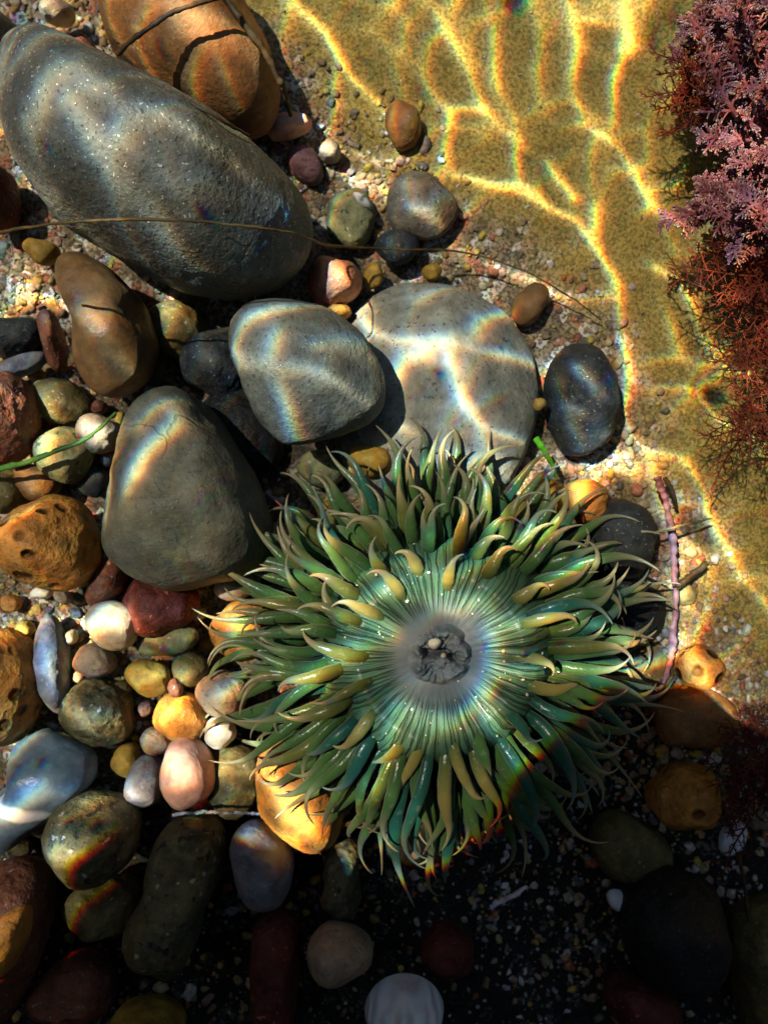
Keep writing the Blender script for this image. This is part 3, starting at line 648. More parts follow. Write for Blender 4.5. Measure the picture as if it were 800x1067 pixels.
# column: the trunk beneath the disc
prof = [(168, AZ - .02 - .02 + .05 - .30 * (84 / 75) ** 1.5), (150, .22), (128, .12), (126, -.02), (140, -.14)]
th = np.linspace(0, 2 * math.pi, 160, endpoint=False); Vc = []
for r_, z_ in prof:
    Vc += [(r_ * kk * math.cos(a), r_ * kk * math.sin(a), z_ + .01 * math.sin(24 * a)) for a in th]
nth = 160; i, j = np.meshgrid(np.arange(len(prof) - 1), np.arange(nth), indexing='ij')
Fc = np.stack([i * nth + j, i * nth + (j + 1) % nth, (i + 1) * nth + (j + 1) % nth, (i + 1) * nth + j], -1).reshape(-1, 4)
obj('column', mesh_np('column', np.array(Vc), Fc), simple_mat('column_skin', (.05, .08, .03), (.10, .12, .05), 25), aroot)

def tentacle_mat(name, cb, cm, ct):
    m = NT(name, .26, 1.42); v = m.coords(False)
    t = m.n('ShaderNodeAttribute', attribute_name='along').outputs['Fac']
    n = m.noise(v, 14, 3); nf = m.noise(v, 60, 2)
    c = m.mix(m.ramp(t, 0, .45), cb, cm); c = m.mix(m.ramp(t, .48, .9), c, ct)
    c = m.mix(m.ramp(n, .35, .65, 0, .35), c, m.mix(1., c, (1.5, 1.3, .9), 'MULTIPLY'))
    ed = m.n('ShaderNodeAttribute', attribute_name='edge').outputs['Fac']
    c = m.mix(m.ramp(ed, .80, 1., 0, .55), c, (.42, .44, .30))  # pale rim painted along the sides, imitating light through thin margins
    c = m.mix(m.ramp(nf, .6, .7, 0, .25), c, (.4, .42, .3))
    m.color(c); m.bump(m.math('ADD', n, m.math('MULTIPLY', nf, .4)), .004)
    m.b.inputs['Sheen Weight'].default_value = .35; m.b.inputs['Sheen Roughness'].default_value = .35
    m.b.inputs['Sheen Tint'].default_value = (.85, .85, .7, 1)
    tr = m.n('ShaderNodeBsdfTranslucent'); m.put(tr.inputs[0], c)
    mx = m.n('ShaderNodeMixShader'); mx.inputs[0].default_value = .5
    m.t.links.new(m.b.outputs[0], mx.inputs[1]); m.t.links.new(tr.outputs[0], mx.inputs[2]); m.t.links.new(mx.outputs[0], m.out.inputs[0])
    return m.m
MT = [tentacle_mat('tentacle_green', (.03, .09, .02), (.085, .19, .055), (.42, .38, .22)),
      tentacle_mat('tentacle_olive', (.04, .075, .012), (.17, .19, .045), (.50, .42, .24)),
      tentacle_mat('tentacle_sunlit', (.05, .11, .03), (.34, .29, .08), (.60, .48, .24)),  # golden sunlight painted into the colour of inner tentacles
      tentacle_mat('tentacle_teal', (.012, .07, .045), (.03, .15, .105), (.22, .32, .26))]
tr_ = random.Random(42); stuffV, stuffF, stuffT, stuffE = [], [], [], []; ntent = 0
rows = [ # count, start radius px, z offset, length px, base radius px, e0, e1, hook, parts
    (18, 84, -.02, 74, 6.4, 34, -30, 2.0, 1),
    (24, 103, -.05, 94, 6.9, 44, -28, 1.7, 1),
    (29, 124, -.12, 118, 7.2, 38, -24, 1.4, 1),
    (29, 141, -.20, 134, 7.2, 24, -20, 1.3, 1),
    (58, 114, -.10, 104, 6.2, 36, -20, 1.6, 0),
    (40, 134, -.16, 122, 6.6, 30, -20, 1.5, 0),
    (78, 154, -.30, 132, 6.0, 6, -22, 1.4, 0)]
for ri, (cnt, r0, dz, L, rb, e0, e1, hk, isp) in enumerate(rows):
    for q in range(cnt):
        a = 2 * math.pi * (q + tr_.uniform(-.30, .30)) / cnt + ri * .37
        up = math.sin(a)                      # +1 towards the top of the photo
        rr0 = (r0 + tr_.uniform(-8, 8) * (1.8 if ri < 2 else 1)) * (1 + .08 * abs(math.cos(a)))
        zz = float(disc_z(np.array(rr0), np.array(a))) - .015
        p = apt(rr0 - 6, a, zz) - base; ln = SZ(L, .45) * tr_.uniform(.72, 1.22) * (1 - .27 * max(up, 0) + .34 * max(-up, 0))
        ee0 = math.radians(e0 + tr_.uniform(-12, 12) - (22 * max(-up, 0)) + 14 * max(up, 0)); ee1 = math.radians(e1 + tr_.uniform(-18, 12) - (22 * max(-up, 0)) + 22 * max(up, 0))
        bend = tr_.gauss(0, .6); hook = hk * tr_.choice((-1, 1)) * tr_.uniform(.2, 1.1); hdir = tr_.uniform(-.8, 1.1)
        n = 26; pts = [p.copy()]; az = a + tr_.gauss(0, .10)
        for k in range(n - 1):
            u = (k + .5) / (n - 1); el = ee0 + (ee1 - ee0) * u ** .8; h = max(0, (u - .62) / .38) ** 1.2
            el2 = el + h * hdir; azz = az + bend * (u - .2) + hook * h + .10 * math.sin(u * 6.3 + q * 1.7)
            pts.append(pts[-1] + ln / (n - 1) * np.array([math.cos(el2) * math.cos(azz), math.cos(el2) * math.sin(azz), math.sin(el2)]))
        u = np.linspace(0, 1, n)
        rad = SZ(rb, .5) * tr_.uniform(.88, 1.12) * np.interp(u, [0, .10, .28, .45, .62, .76, .88, .97, 1], [.70, .90, 1.04, .95, .66, .38, .20, .13, .02]) * (1 + .03 * np.sin(u * 40 + q))
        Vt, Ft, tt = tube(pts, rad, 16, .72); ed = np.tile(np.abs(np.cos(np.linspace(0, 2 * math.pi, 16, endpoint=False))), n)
        if isp:
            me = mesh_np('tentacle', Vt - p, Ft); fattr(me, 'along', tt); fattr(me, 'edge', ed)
            dn = max(0, -up)
            mt = MT[2] if (ri == 0 and tr_.random() < .65) or (ri == 1 and tr_.random() < .12) else (MT[3] if tr_.random() < .12 + .9 * max(-.7 * up + .4 * math.cos(a), 0) else (MT[1] if tr_.random() < .25 + .8 * max(.6 * up - .5 * math.cos(a), 0) else MT[0]))
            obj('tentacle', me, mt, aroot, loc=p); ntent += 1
        else:
            stuffF.append(Ft + sum(len(v) for v in stuffV)); stuffV.append(Vt + np.array([0, 0, -.012])); stuffT.append(tt); stuffE.append(ed)
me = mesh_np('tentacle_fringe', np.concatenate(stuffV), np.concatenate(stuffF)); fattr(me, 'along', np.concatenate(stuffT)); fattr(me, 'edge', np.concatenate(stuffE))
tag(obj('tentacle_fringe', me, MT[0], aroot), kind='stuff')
print('tentacles', ntent)
# grains lying on the animal
x_, y_ = P(ACX - 4, ACY - 10, AZ)
stone('pebble', 'tiny white crumb lying in the mouth of the anemone', (453, 670, 7, 6, 0), .022, m_white, z=AZ + .005, cat='pebble', sub=3)
stone('pebble', 'tiny beige crumb beside the white one in the anemone mouth', (462, 683, 3, 3, 0), .010, m_cream, z=AZ - .01, cat='pebble', sub=3)
def animal_z(pts):
    x0, y0 = P(ACX, ACY, AZ); r = np.hypot(pts[:, 0] - x0, pts[:, 1] - y0) / kk; return disc_z(r, np.arctan2(pts[:, 1] - y0, pts[:, 0] - x0)) + .0
scatter('sand_specks', 90, (.8, 2.0), lambda px, py, x, y: (np.hypot(x - x_, y - y_) < .3) * (np.hypot(x - x_, y - y_) > .09) * 1., [(.6, .58, .5), (.5, .45, .3)], 31, sub=1, zf=animal_z)

# ------------------------------------------------------------------ algae
def frond(rng, p0, direc, L, r, lv=0, nb=14, curl=.5, out=None, t0=0.):
    """branching frond of tapering tubes: returns (V, F, t) lists"""
    n = 9 if lv == 0 else 5
    d = np.array(direc, float); d /= np.linalg.norm(d); pts = [np.array(p0, float)]; bendv = rng.normal(0, curl, 3) * .5
    for k in range(n - 1):
        d = d + bendv / n + rng.normal(0, .05, 3); d /= np.linalg.norm(d); pts.append(pts[-1] + d * L / (n - 1))
    V, F, t = tube(pts, r * np.linspace(1, .45, n), 5)
    out.append((V, F, t0 + (1 - t0) * t))
    if lv < 2:
        side = np.cross(d, [0, 0, 1.]); side /= np.linalg.norm(side) + 1e-9
        for k in range(nb):
            u = .12 + .85 * k / nb; i = u * (n - 1); i0 = int(i); q = pts[i0] + (pts[min(i0 + 1, n - 1)] - pts[i0]) * (i - i0)
            dd = pts[min(i0 + 1, n - 1)] - pts[max(i0 - 1, 0)]; dd /= np.linalg.norm(dd) + 1e-9
            s = 1 if k % 2 else -1
            nd = dd * .75 + side * s * rng.uniform(.6, 1.) + np.array([0, 0, rng.uniform(-.15, .3)])
            frond(rng, q, nd, L * (.42 if lv == 0 else .45) * (1 - .65 * u) * rng.uniform(.7, 1.2), r * .62, lv + 1, max(3, int(nb * .42)), curl, out, .3 + .3 * u)
    return out
def build_fronds(root, name, specs, mat, seed):
    rng = np.random.RandomState(seed)
    for (px, py, z, ang, el, L, r, nb, curl) in specs:
        a = math.radians(ang); e = math.radians(el); o = []
        frond(rng, (0, 0, 0), (math.cos(a) * math.cos(e), math.sin(a) * math.cos(e), math.sin(e)), L * PX, r * PX, 0, nb, curl, o)
        Vs, Fs, ts = [], [], []; k = 0
        for V, F, t in o: Vs.append(V); Fs.append(F + k); ts.append(t); k += len(V)
        me = mesh_np(name, np.concatenate(Vs), np.concatenate(Fs)); fattr(me, 'along', np.concatenate(ts))
        w = np.array([*P(px, py, z), z]) - np.array(root.location)
        obj(name, me, mat, root, loc=w)
def alga_mat(name, c0, c1, tip, trans=.25):
    m = NT(name, .5, 1.25); t = m.n('ShaderNodeAttribute', attribute_name='along').outputs['Fac']; v = m.coords(); n = m.noise(v, 25, 3)
    c = m.mix(m.ramp(n, .35, .65), c0, c1); c = m.mix(m.ramp(t, .80, 1.), c, tip); m.color(c); m.bump(n, .004)
    tr = m.n('ShaderNodeBsdfTranslucent'); m.put(tr.inputs[0], c); mx = m.n('ShaderNodeMixShader'); mx.inputs[0].default_value = trans
    m.t.links.new(m.b.outputs[0], mx.inputs[1]); m.t.links.new(tr.outputs[0], mx.inputs[2]); m.t.links.new(mx.outputs[0], m.out.inputs[0]); return m.m
mp = alga_mat('pink_coralline', (.16, .045, .05), (.29, .095, .10), (.54, .32, .28))
mr = alga_mat('red_feather_weed', (.15, .022, .015), (.24, .05, .02), (.34, .10, .04))
md = alga_mat('dark_red_weed', (.05, .010, .010), (.09, .018, .014), (.13, .04, .02))
rr_ = random.Random(9)
root = empty('coralline_seaweed', (*P(800, 130, .1), .1)); tag(root, 'pink lacy coralline seaweed filling the upper right corner', 'seaweed')
sp = []
for k in range(74):
    py = rr_.uniform(0, 250); px = rr_.uniform(765, 850)
    sp.append((px, py, rr_.uniform(.25, .50), rr_.gauss(180 + (130 - py) * -.12, 32), rr_.uniform(-8, 35), rr_.uniform(44, 80), 2.9, 17, .9))
for k in range(8): sp.append((rr_.uniform(760, 820), rr_.uniform(-10, 30), rr_.uniform(.25, .4), rr_.gauss(190, 30), 15, 55, 2.6, 14, .9))
build_fronds(root, 'frond', sp, mp, 1)
def clump(label, cx, cy, z, n, spread, ang, da, L, mat, seed, r=1.15, nb=12):
    root = empty('feathery_seaweed', (*P(cx, cy, z), z)); tag(root, label, 'seaweed', 'feathery seaweed along the right edge'); rr = random.Random(seed)
    build_fronds(root, 'frond', [(cx + rr.gauss(0, spread[0]), cy + rr.gauss(0, spread[1]), z + rr.uniform(-.05, .15), rr.gauss(ang, da), rr.uniform(-5, 40), rr.uniform(.7, 1.25) * L, r, nb, 1.3) for _ in range(n)], mat, seed)
clump('small dark red tuft left of the pink coralline seaweed', 740, 90, .22, 34, (12, 12), 178, 44, 52, mr, 3)
clump('wispy rust red seaweed at the right edge below the pink seaweed', 812, 275, .30, 17, (12, 30), 174, 32, 88, mr, 4)
clump('wispy rust red seaweed at the right edge, lowest of the sunlit clumps', 816, 425, .26, 15, (12, 26), 184, 34, 78, mr, 5)
clump('red seaweed tips along the right edge beside the bright sand', 822, 350, .22, 9, (10, 26), 178, 26, 64, mr, 7)
clump('dark red seaweed in the shade at the right edge below the sand', 806, 800, .10, 24, (16, 30), 180, 40, 62, md, 6)
clump('dark red weed tuft poking in at the top right corner', 770, -10, .2, 12, (10, 6), 230, 30, 46, md, 8)

# ------------------------------------------------------------------ added ledge, out of view above the water, shading the lower pool
SUN_Z = math.radians(33)          # zenith distance in air
SUN_A = math.radians(152)         # azimuth of the sun, counter-clockwise from +x
sun_h = np.array([math.cos(SUN_A), math.sin(SUN_A)])
UZ = math.asin(math.sin(SUN_Z) / N_IOR)
def to_surface(x, y, z=0.):        # where sunlight reaching (x, y, z) crosses the still surface
    k = (WZ - z) * math.tan(UZ); return x + sun_h[0] * k, y + sun_h[1] * k
LZ = WZ + .75
def ledge():
    edge_px = [(-700, 985), (-200, 960), (0, 1010), (60, 990), (120, 950), (190, 885), (290, 905), (340, 930), (430, 945), (520, 898), (600, 832), (660, 775), (740, 768), (800, 780), (1000, 790), (1500, 820)]
    e = []
    for px, py in edge_px:
        zz = .1; x, y = P(px, py, zz); sx, sy = to_surface(x, y, zz); k = (LZ - WZ) * math.tan(SUN_Z)
        e.append((sx + sun_h[0] * k, sy + sun_h[1] * k))
    e = np.array(e); xs = np.linspace(e[0, 0], e[-1, 0], 160); ey = np.interp(xs, e[:, 0], e[:, 1])
    p = np.stack([xs * 6, xs * 0, xs * 0 + 4.4], -1); ey = ey + .02 * fbm(p, 3)
    ey = np.where(xs < e[0, 0] + 1e-6, ey, ey)
    V = []; n = len(xs); rowsz = []
    # cross-section: thin lip, underside sloping down to the rock wall that meets the bed, back over the top
    sec = [(-3.9, -.6), (-3.7, 1.5), (-3.3, 2.6), (-2.2, LZ - .12), (-1.0, LZ - .04), (-.02, LZ - .02), (0, LZ), (-.05, LZ + .10), (-.8, LZ + .45), (-2.5, LZ + .8), (-6.5, LZ + 1.0), (-6.5, -.6)]
    for (dy, z) in sec:
        q = np.stack([xs * 1.4, np.full(n, dy * 1.4), np.full(n, z * 1.4)], -1); nz = fbm(q, 4); am = 0 if abs(dy) < .03 else .12
        y = ey + dy if dy > -3 else np.interp(xs, [xs[0], xs[-1]], [.2, .2]) + dy
        V.append(np.stack([xs, y + am * nz, z + am * .6 * nz], -1))
    V = np.concatenate(V); m = len(sec); i, j = np.meshgrid(np.arange(m), np.arange(n - 1), indexing='ij')
    F = np.stack([i * n + j, i * n + j + 1, ((i + 1) % m) * n + j + 1, ((i + 1) % m) * n + j], -1).reshape(-1, 4)
    tag(obj('added_shade_ledge', mesh_np('added_shade_ledge', V, F), G((.20, .17, .12), (.12, .11, .09), mott=1.5, bump=.01)), 'added brown ledge, out of view, shading the lower part of the pool', 'shade caster')
ledge()

# ------------------------------------------------------------------ light network carried by the shape of the water surface
NX = 900; EXT = 7.0
cxw, cyw = to_surface(0, 0, FZ)
run = [0.]
def lines_target():
    g = (np.arange(NX) + .5) / NX * EXT - EXT / 2
    T = np.zeros((NX, NX))        # indexed [y, x] in bed coordinates centred on 0,0
    def put(pts, w, z=0., s=3.6):
        q = []
        for px, py in pts:
            x, y = P(px, py, z)   # a bright line wanted on a surface at height z: carry it along the refracted ray to the bed
            k = (z - FZ) * math.tan(UZ); q.append((x - sun_h[0] * k, y - sun_h[1] * k))
        q = np.array(q); s_ = s * PX * .85; w0 = w * 1.3; run[0] += 1.7; dist = run[0]
        for a, b in zip(q[:-1], q[1:]):
            lo = np.minimum(a, b) - 4 * s_; hi = np.maximum(a, b) + 4 * s_
            ix = slice(*np.searchsorted(g, [lo[0], hi[0]])); iy = slice(*np.searchsorted(g, [lo[1], hi[1]]))
            X, Y = np.meshgrid(g[ix], g[iy]); d = b - a; l2 = max(d @ d, 1e-9)
            t = np.clip(((X - a[0]) * d[0] + (Y - a[1]) * d[1]) / l2, 0, 1)
            dd = dist + t * math.sqrt(l2); w = w0 * (1 + .35 * np.sin(dd * 19) + .2 * np.sin(dd * 43 + 1)); dist += math.sqrt(l2)
            D = np.hypot(X - a[0] - t * d[0] + .010 * np.sin(Y * 23), Y - a[1] - t * d[1] + .010 * np.sin(X * 27 + 1)); sv = s * PX * (.85 + .25 * np.sin(dd * 11))
            T[iy, ix] = np.maximum(T[iy, ix], w * np.exp(-(D / sv) ** 2 / 2))
    A = put
    A([(280, -40), (308, 8), (355, 60), (400, 123)], 3.2); A([(457, 30), (487, 72), (495, 106), (534, 140), (572, 170), (593, 200)], 3.2)
    A([(430, -40), (457, 30)], 1.5)
    A([(470, 183), (500, 191), (538, 195), (563, 217), (593, 221), (610, 238), (627, 263), (640, 300)], 4.2)
    A([(585, -40), (587, 0), (593, 60), (599, 120), (620, 135), (647, 156), (662, 174), (668, 195), (674, 210)], 3.4)
    A([(644, -40), (645, 27), (638, 75), (632, 129)], 4.0); A([(645, 10), (645, 38)], 6, s=8)
    A([(750, -40), (742, 30), (730, 66)], 4.5, s=8); A([(585, 0), (640, 20)], 2.2); A([(614, 141), (614, 210), (627, 263)], 1.6)
    A([(500, -30), (508, 42), (517, 85), (536, 140), (540, 187)], 1.8); A([(548, -10), (555, 64), (563, 98)], 1.4)
    A([(495, 106), (459, 106), (464, 161), (470, 183)], 2.0); A([(678, 270), (705, 297), (728, 338), (755, 383), (782, 396), (830, 420)], 3.0)
    A([(705, 297), (750, 315), (800, 330)], 1.8); A([(668, 195), (740, 185), (775, 150)], 1.5); A([(740, 185), (765, 240), (800, 270)], 1.6)
    A([(640, 300), (651, 360), (651, 432), (669, 464), (710, 482), (737, 518), (746, 554), (769, 597), (797, 630), (840, 690)], 4.2)
    A([(719, 410), (755, 441), (800, 470)], 3.0); A([(651, 400), (719, 410)], 2.0); A([(755, 383), (719, 410)], 2.0); A([(630, 480), (655, 488)], 8, s=10)
    A([(669, 464), (690, 520), (700, 560), (735, 600)], 2.6, s=8); A([(737, 518), (800, 530)], 2.0)
    A([(280, 130), (330, 140), (345, 165), (400, 200)], 3.2, s=9); A([(355, 60), (340, 130)], 1.5); A([(425, 195), (433, 222), (462, 236), (480, 250), (520, 262), (560, 290), (640, 300)], 3.2, .08)
    A([(700, 660), (745, 720), (770, 760)], 3.0, s=9); A([(700, 600), (728, 650)], 2.4, s=10); A([(610, 505), (616, 530)], 5, s=8)
    # pale slab
    _A = put; A = lambda l, w, z_, s_=6: _A(l, w * 1.25, z_, s_ * .72)
    z = .20
    A([(365, 319), (387, 349), (425, 354), (455, 362), (500, 360), (539, 365), (570, 350)], 3.6, z, 6); A([(440, 366), (468, 360)], 6, z, 9)
    A([(462, 368), (476, 405), (498, 441), (530, 455), (557, 462), (600, 470)], 4.2, z, 6); A([(485, 358), (498, 324), (520, 300)], 2.6, z, 6)
    A([(440, 500), (470, 484), (498, 470), (498, 441)], 3.4, z, 9); A([(498, 470), (540, 500)], 3.0, z, 9); A([(425, 354), (410, 395)], 1.6, z, 8)
    # granite stone
    z = .48
    A([(235, 360), (239, 371), (282, 377), (294, 382), (350, 397), (384, 412)], 3.0, z, 6); A([(290, 345), (292, 382), (292, 420), (286, 458)], 3.0, z, 6)
    A([(335, 364), (368, 343)], 2.6, z, 6); A([(236, 368), (243, 335), (268, 316), (296, 312), (330, 300)], 2.6, z, 6)
    # big boulder
    z = .70
    A([(10, 110), (76, 81), (130, 112), (200, 140)], 1.9, z, 10); A([(76, 110), (96, 150), (140, 204), (150, 250)], 2.2, z, 10); A([(96, 150), (140, 130)], 1.8, z, 9)
    A([(280, 200), (300, 235), (322, 255)], 3., .5, 7); A([(10, 150), (25, 200), (70, 245)], 2.4, .5, 12); A([(150, 250), (170, 285)], 2.0, .6, 12)
    # peaked stone
    z = .45
    A([(165, 406), (172, 440), (150, 480), (138, 520)], 3.2, z, 7); A([(130, 440), (122, 500), (112, 540)], 3.2, .35, 6); A([(165, 406), (130, 440)], 1.8, z, 8)
    # black oval stone
    A([(596, 380), (625, 412), (640, 425)], 6.0, .2, 5); A([(590, 420), (630, 445)], 6.0, .2, 5); A([(575, 380), (590, 430), (600, 470)], 3., .2, 6)
    # anemone
    z = .56; A = lambda l, w, z_, s_=6: _A(l, w * 2.3, z_, s_ * .7)
    A([(360, 640), (387, 620), (444, 612), (492, 627), (508, 660), (516, 700), (500, 730), (470, 745), (420, 740)], 3.6, z, 8)
    A([(370, 595), (420, 590), (452, 600), (480, 590), (520, 560), (560, 530)], 3.2, z, 7)
    A([(395, 657), (360, 672), (330, 690), (300, 730)], 3.2, z, 9); A([(516, 700), (560, 690), (620, 700), (680, 680)], 2.6, z, 8); A([(500, 730), (520, 770), (560, 800)], 2.8, z, 9)
    A([(420, 740), (400, 780), (380, 820)], 2.6, z, 9); A([(340, 560), (350, 590), (370, 620), (395, 657)], 3.2, z, 8); A([(250, 600), (300, 600), (350, 590)], 2.4, z, 9)
    A([(452, 600), (450, 560), (470, 530)], 2.8, z, 7); A([(508, 560), (500, 520), (520, 495)], 3.2, .5, 7); A([(560, 600), (600, 580), (650, 590)], 2.6, z, 7); A([(516, 650), (570, 640), (640, 660)], 2.6, z, 7)
    # pebble bed on the left
    A = _A
    for l, w, zz in [([(-20, 290), (20, 285), (50, 300), (60, 330)], 4.5, .1), ([(-10, 20), (40, 10), (90, 60)], 4.5, .1), ([(-20, 560), (10, 552), (30, 530)], 3.6, .3), ([(-20, 650), (15, 640), (50, 640), (90, 655), (130, 640)], 4.2, .2),
                 ([(50, 650), (55, 700), (70, 740), (120, 750), (180, 735), (230, 760), (290, 790), (340, 850)], 3.6, .15), ([(180, 735), (190, 700), (165, 700), (140, 715)], 3.2, .15), ([(-20, 840), (20, 850), (60, 820)], 3.0, .2),
                 ([(70, 830), (100, 835), (130, 850)], 3.2, .3), ([(65, 885), (100, 900)], 3.0, .3), ([(20, 740), (0, 790)], 3.0, .2), ([(250, 870), (280, 885), (300, 880)], 3.8, .28), ([(200, 640), (250, 640), (262, 680), (240, 720)], 3.4, .15),
                 ([(90, 440), (115, 460), (110, 490)], 3.6, .15), ([(0, 410), (20, 450), (10, 480)], 3.0, .25), ([(110, 640), (130, 650)], 4, .2), ([(175, 790), (215, 800), (300, 800), (310, 850)], 3.4, .2), ([(90, 330), (110, 350), (130, 400)], 2.0, .3), ([(345, 285), (350, 305)], 3.6, .2)]:
        A(l, w, zz, 8)
    fill = np.random.RandomState(4)
    X, Y = np.meshgrid(g, g)
    # random network outside the photographed area: Voronoi-like cell edges
    pts = fill.uniform(-EXT / 2, EXT / 2, (420, 2)); best = np.full((NX, NX), 9.); sec = np.full((NX, NX), 9.)
    Xw = X + .05 * np.sin(Y * 9) + .03 * np.sin(X * 17); Yw = Y + .05 * np.sin(X * 8 + 1) + .03 * np.sin(Y * 15)
    for p in pts:
        d = np.hypot(Xw - p[0], (Yw - p[1]) * .8); sec = np.where(d < best, best, np.minimum(sec, d)); best = np.minimum(best, d)
    net = 3.0 * np.exp(-((sec - best) / .035) ** 2)
    inside = 1 / (1 + np.exp(-(1.25 - np.abs(X)) / .05)) * 1 / (1 + np.exp(-(1.65 - np.abs(Y)) / .05))
    p2 = fill.uniform(-1, 1, (330, 2)) * [1.45, 1.85]; sx = np.abs(g) < 1.5; sy = np.abs(g) < 1.9; ix = np.ix_(sy, sx)
    b2 = np.full(Xw[ix].shape, 9.); s2 = b2.copy()
    for p in p2:
        d = np.hypot(Xw[ix] - p[0], (Yw[ix] - p[1]) * .8); s2 = np.where(d < b2, b2, np.minimum(s2, d)); b2 = np.minimum(b2, d)
    md = fbm(np.stack([X[ix].ravel() * 3.5, Y[ix].ravel() * 3.5, np.full(X[ix].size, .5)], -1), 3).reshape(b2.shape)
    fine = np.zeros_like(T); fine[ix] = np.clip(1.25 + 1.9 * md, 0, 3) * np.exp(-((s2 - b2) / .017) ** 2)
    T = T + net * (1 - inside) + fine * inside
    return T
def gauss_fft(A, s_px):
    k = np.fft.fftfreq(A.shape[0]) * 2 * math.pi; g = np.exp(-(k ** 2) * s_px ** 2 / 2)
    return np.real(np.fft.ifft2(np.fft.fft2(A) * g[:, None] * g[None, :]))
def water():
    dx = EXT / NX
    T = lines_target()
    T = gauss_fft(T, .8)
    # more open, dimmer cells between the lines
    T = .30 + T
    win1 = np.clip((EXT / 2 - np.abs((np.arange(NX) + .5) * dx - EXT / 2)) / .5, 0, 1); win1 = win1 * win1 * (3 - 2 * win1); win = win1[:, None] * win1[None, :]
    T = T / gauss_fft(T, 45)         # keep the local mean at one so light only moves a short way
    T = 1 + (T - 1) * win
    T = T / T.mean()
    T = np.clip(T, .48, 5.)
    # how a tilt of the surface moves the sunlight on the bed (numerically, for this sun)
    i = np.array([-math.sin(SUN_Z) * sun_h[0], -math.sin(SUN_Z) * sun_h[1], -math.cos(SUN_Z)])
    def hit(hx, hy):
        n = np.array([-hx, -hy, 1.]); n /= np.linalg.norm(n); c = -(i @ n); e = 1 / N_IOR
        t = e * i + (e * c - math.sqrt(1 - e * e * (1 - c * c))) * n; return t[:2] / -t[2] * (WZ - FZ)
    h0 = hit(0, 0); ep = 1e-4
    J = np.stack([(hit(ep, 0) - h0) / ep, (hit(0, ep) - h0) / ep], -1)     # bed shift = J @ grad h   (negative: light is thrown against the slope)
    k = np.fft.fftfreq(NX, dx) * 2 * math.pi; KX, KY = np.meshgrid(k, k)
    op = -(J[0, 0] * KX * KX + (J[0, 1] + J[1, 0]) * KX * KY + J[1, 1] * KY * KY); op[0, 0] = 1
    def spec(f, m): return np.real(np.fft.ifft2(f * m))
    h = np.zeros((NX, NX)); gi = np.arange(NX); IX, IY = np.meshgrid(gi, gi)
    def samp(A, fx, fy):
        x0 = np.floor(fx).astype(int); y0 = np.floor(fy).astype(int); a = fx - x0; b = fy - y0
        x0 %= NX; y0 %= NX; x1 = (x0 + 1) % NX; y1 = (y0 + 1) % NX
        return (A[y0, x0] * (1 - a) + A[y0, x1] * a) * (1 - b) + (A[y1, x0] * (1 - a) + A[y1, x1] * a) * b
    for it in range(60):
        f = np.fft.fft2(h)
        gx = spec(f, 1j * KX); gy = spec(f, 1j * KY); hxx = spec(f, -KX * KX); hyy = spec(f, -KY * KY); hxy = spec(f, -KX * KY)
        ux = J[0, 0] * gx + J[0, 1] * gy; uy = J[1, 0] * gx + J[1, 1] * gy
        a = 1 + J[0, 0] * hxx + J[0, 1] * hxy; b = J[0, 0] * hxy + J[0, 1] * hyy; c = J[1, 0] * hxx + J[1, 1] * hxy; d = 1 + J[1, 0] * hxy + J[1, 1] * hyy
        det = a * d - b * c
        r = det * samp(T, IX + ux / dx, IY + uy / dx) - 1
        r = np.clip(r, -.9, 1.5); R = np.fft.fft2(r); R[0, 0] = 0
        h = h - .28 * spec(R, 1 / op)
        h = gauss_fft(h, .5)
    print('water: det range', det.min(), det.max(), 'residual', np.abs(r).mean(), 'h', h.min(), h.max())
    h = h - h[0, 0]; h *= win
    x = (np.arange(NX) + .5) * dx - EXT / 2
    X, Y = np.meshgrid(x + cxw, x + cyw)
    V = np.stack([X, Y, h + WZ], -1).reshape(-1, 3); idx = np.arange(NX * NX).reshape(NX, NX)
    F = np.stack([idx[:-1, :-1], idx[:-1, 1:], idx[1:, 1:], idx[1:, :-1]], -1).reshape(-1, 4)
    a0, a1, b0, b1 = X[0, 0], X[0, -1], Y[0, 0], Y[-1, 0]; B = 420.
    base_i = len(V); cs = [(-B, -B), (B, -B), (B, B), (-B, B), (a0, b0), (a1, b0), (a1, b1), (a0, b1)]
    # flat sea round the patch, sharing only straight edges with it
    V2 = np.array([(x_, y_, WZ) for x_, y_ in cs]); F2 = np.array([[0, 1, 5, 4], [1, 2, 6, 5], [2, 3, 7, 6], [3, 0, 4, 7]]) + base_i
    me = mesh_np('water', np.concatenate([V, V2]), np.concatenate([F, F2]))
    m = bpy.data.materials.new('water_surface'); m.use_nodes = True; nt = m.node_tree; nt.nodes.clear()
    o = nt.nodes.new('ShaderNodeOutputMaterial'); g = nt.nodes.new('ShaderNodeBsdfGlass'); g.inputs['Roughness'].default_value = 0; g.inputs['IOR'].default_value = N_IOR
    nt.links.new(g.outputs[0], o.inputs[0])
    ob = obj('water', me, m); ob.cycles.is_caustics_receiver = False; ob.cycles.is_caustics_caster = True
    tag(ob, kind='structure')
water()

# ------------------------------------------------------------------ sun, sky, camera
S = Vector((math.sin(SUN_Z) * sun_h[0], math.sin(SUN_Z) * sun_h[1], math.cos(SUN_Z)))
DISC = math.radians(1.2)
sl = bpy.data.lights.new('sun', 'SUN'); sl.energy = 5.0; sl.angle = DISC; sl.cycles.is_caustics_light = True
so = bpy.data.objects.new('sun', sl); C.objects.link(so); so.rotation_euler = S.to_track_quat('Z', 'Y').to_euler(); so.location = S * 30
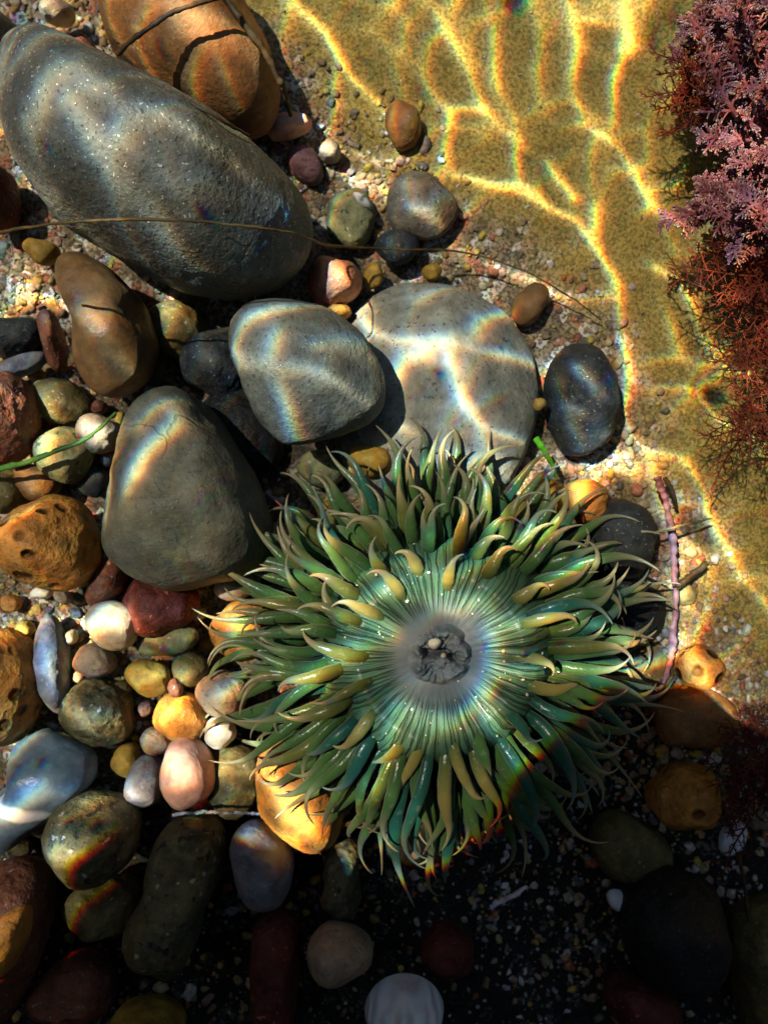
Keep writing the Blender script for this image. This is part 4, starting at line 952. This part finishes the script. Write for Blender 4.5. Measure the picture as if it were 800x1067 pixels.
# Water bends blue more than red: the sun's disc, seen through it, is drawn out into a short spectrum along the plane of incidence
sl.use_nodes = True; nt = sl.node_tree; em = nt.nodes['Emission']
geo = nt.nodes.new('ShaderNodeNewGeometry')
u_ax = (Vector((0, 0, 1)) - S * S.z).normalized(); v_ax = S.cross(u_ax)
def LM(op, a, b=None, clamp=False):
    n = nt.nodes.new('ShaderNodeMath'); n.operation = op; n.use_clamp = clamp
    for i, x in enumerate((a, b)):
        if x is None: continue
        if isinstance(x, (int, float)): n.inputs[i].default_value = x
        else: nt.links.new(x, n.inputs[i])
    return n.outputs[0]
def ldot(vec):
    n = nt.nodes.new('ShaderNodeVectorMath'); n.operation = 'DOT_PRODUCT'; nt.links.new(geo.outputs['Incoming'], n.inputs[0]); n.inputs[1].default_value = vec; return n.outputs['Value']
half = math.tan(DISC / 2); pu = LM('DIVIDE', ldot(u_ax), half); pv = LM('DIVIDE', ldot(v_ax), half)
side = LM('LESS_THAN', LM('ABSOLUTE', pv), .24)
cc = nt.nodes.new('ShaderNodeCombineColor'); SUNC = (1.0, .93, .80)
DISP = 1
for i, c0 in enumerate((.52, .02, -.52)):
    hw = .48; e = LM('SUBTRACT', 1., LM('DIVIDE', LM('ABSOLUTE', LM('SUBTRACT', pu, c0 * DISP)), hw), clamp=True)     # tent-shaped band
    nrm = math.pi / (hw * .48) * SUNC[i]
    nt.links.new(LM('MULTIPLY', e, LM('MULTIPLY', side, nrm)), cc.inputs[i])
nt.links.new(cc.outputs[0], em.inputs[0])

w = bpy.data.worlds.new('World'); sc.world = w; w.use_nodes = True; wn = w.node_tree
sky = wn.nodes.new('ShaderNodeTexSky'); sky.sky_type = 'NISHITA'; sky.sun_disc = False; sky.sun_elevation = math.pi / 2 - SUN_Z; sky.air_density = 1.2; sky.sun_rotation = math.pi / 2 - SUN_A
wn.links.new(sky.outputs[0], wn.nodes['Background'].inputs[0]); wn.nodes['Background'].inputs[1].default_value = .047

cam = bpy.data.cameras.new('camera'); co = bpy.data.objects.new('camera', cam); C.objects.link(co); sc.camera = co
co.location = (0, 0, H); cam.sensor_fit = 'VERTICAL'; cam.sensor_height = 24; cam.lens = 24 * H / (1067 * PX); cam.clip_start = .01; cam.clip_end = 2000
sc.view_settings.view_transform = 'Standard'; sc.view_settings.look = 'None'; sc.view_settings.exposure = 1.1; sc.view_settings.gamma = 1
cam.dof.use_dof = True; cam.dof.focus_distance = H - .50; cam.dof.aperture_fstop = 1.1
sc.cycles.use_denoising = True; sc.cycles.max_bounces = 8; sc.cycles.diffuse_bounces = 3; sc.cycles.glossy_bounces = 3; sc.cycles.transmission_bounces = 6; sc.cycles.caustics_reflective = False
sc.cycles.sample_clamp_indirect = 4
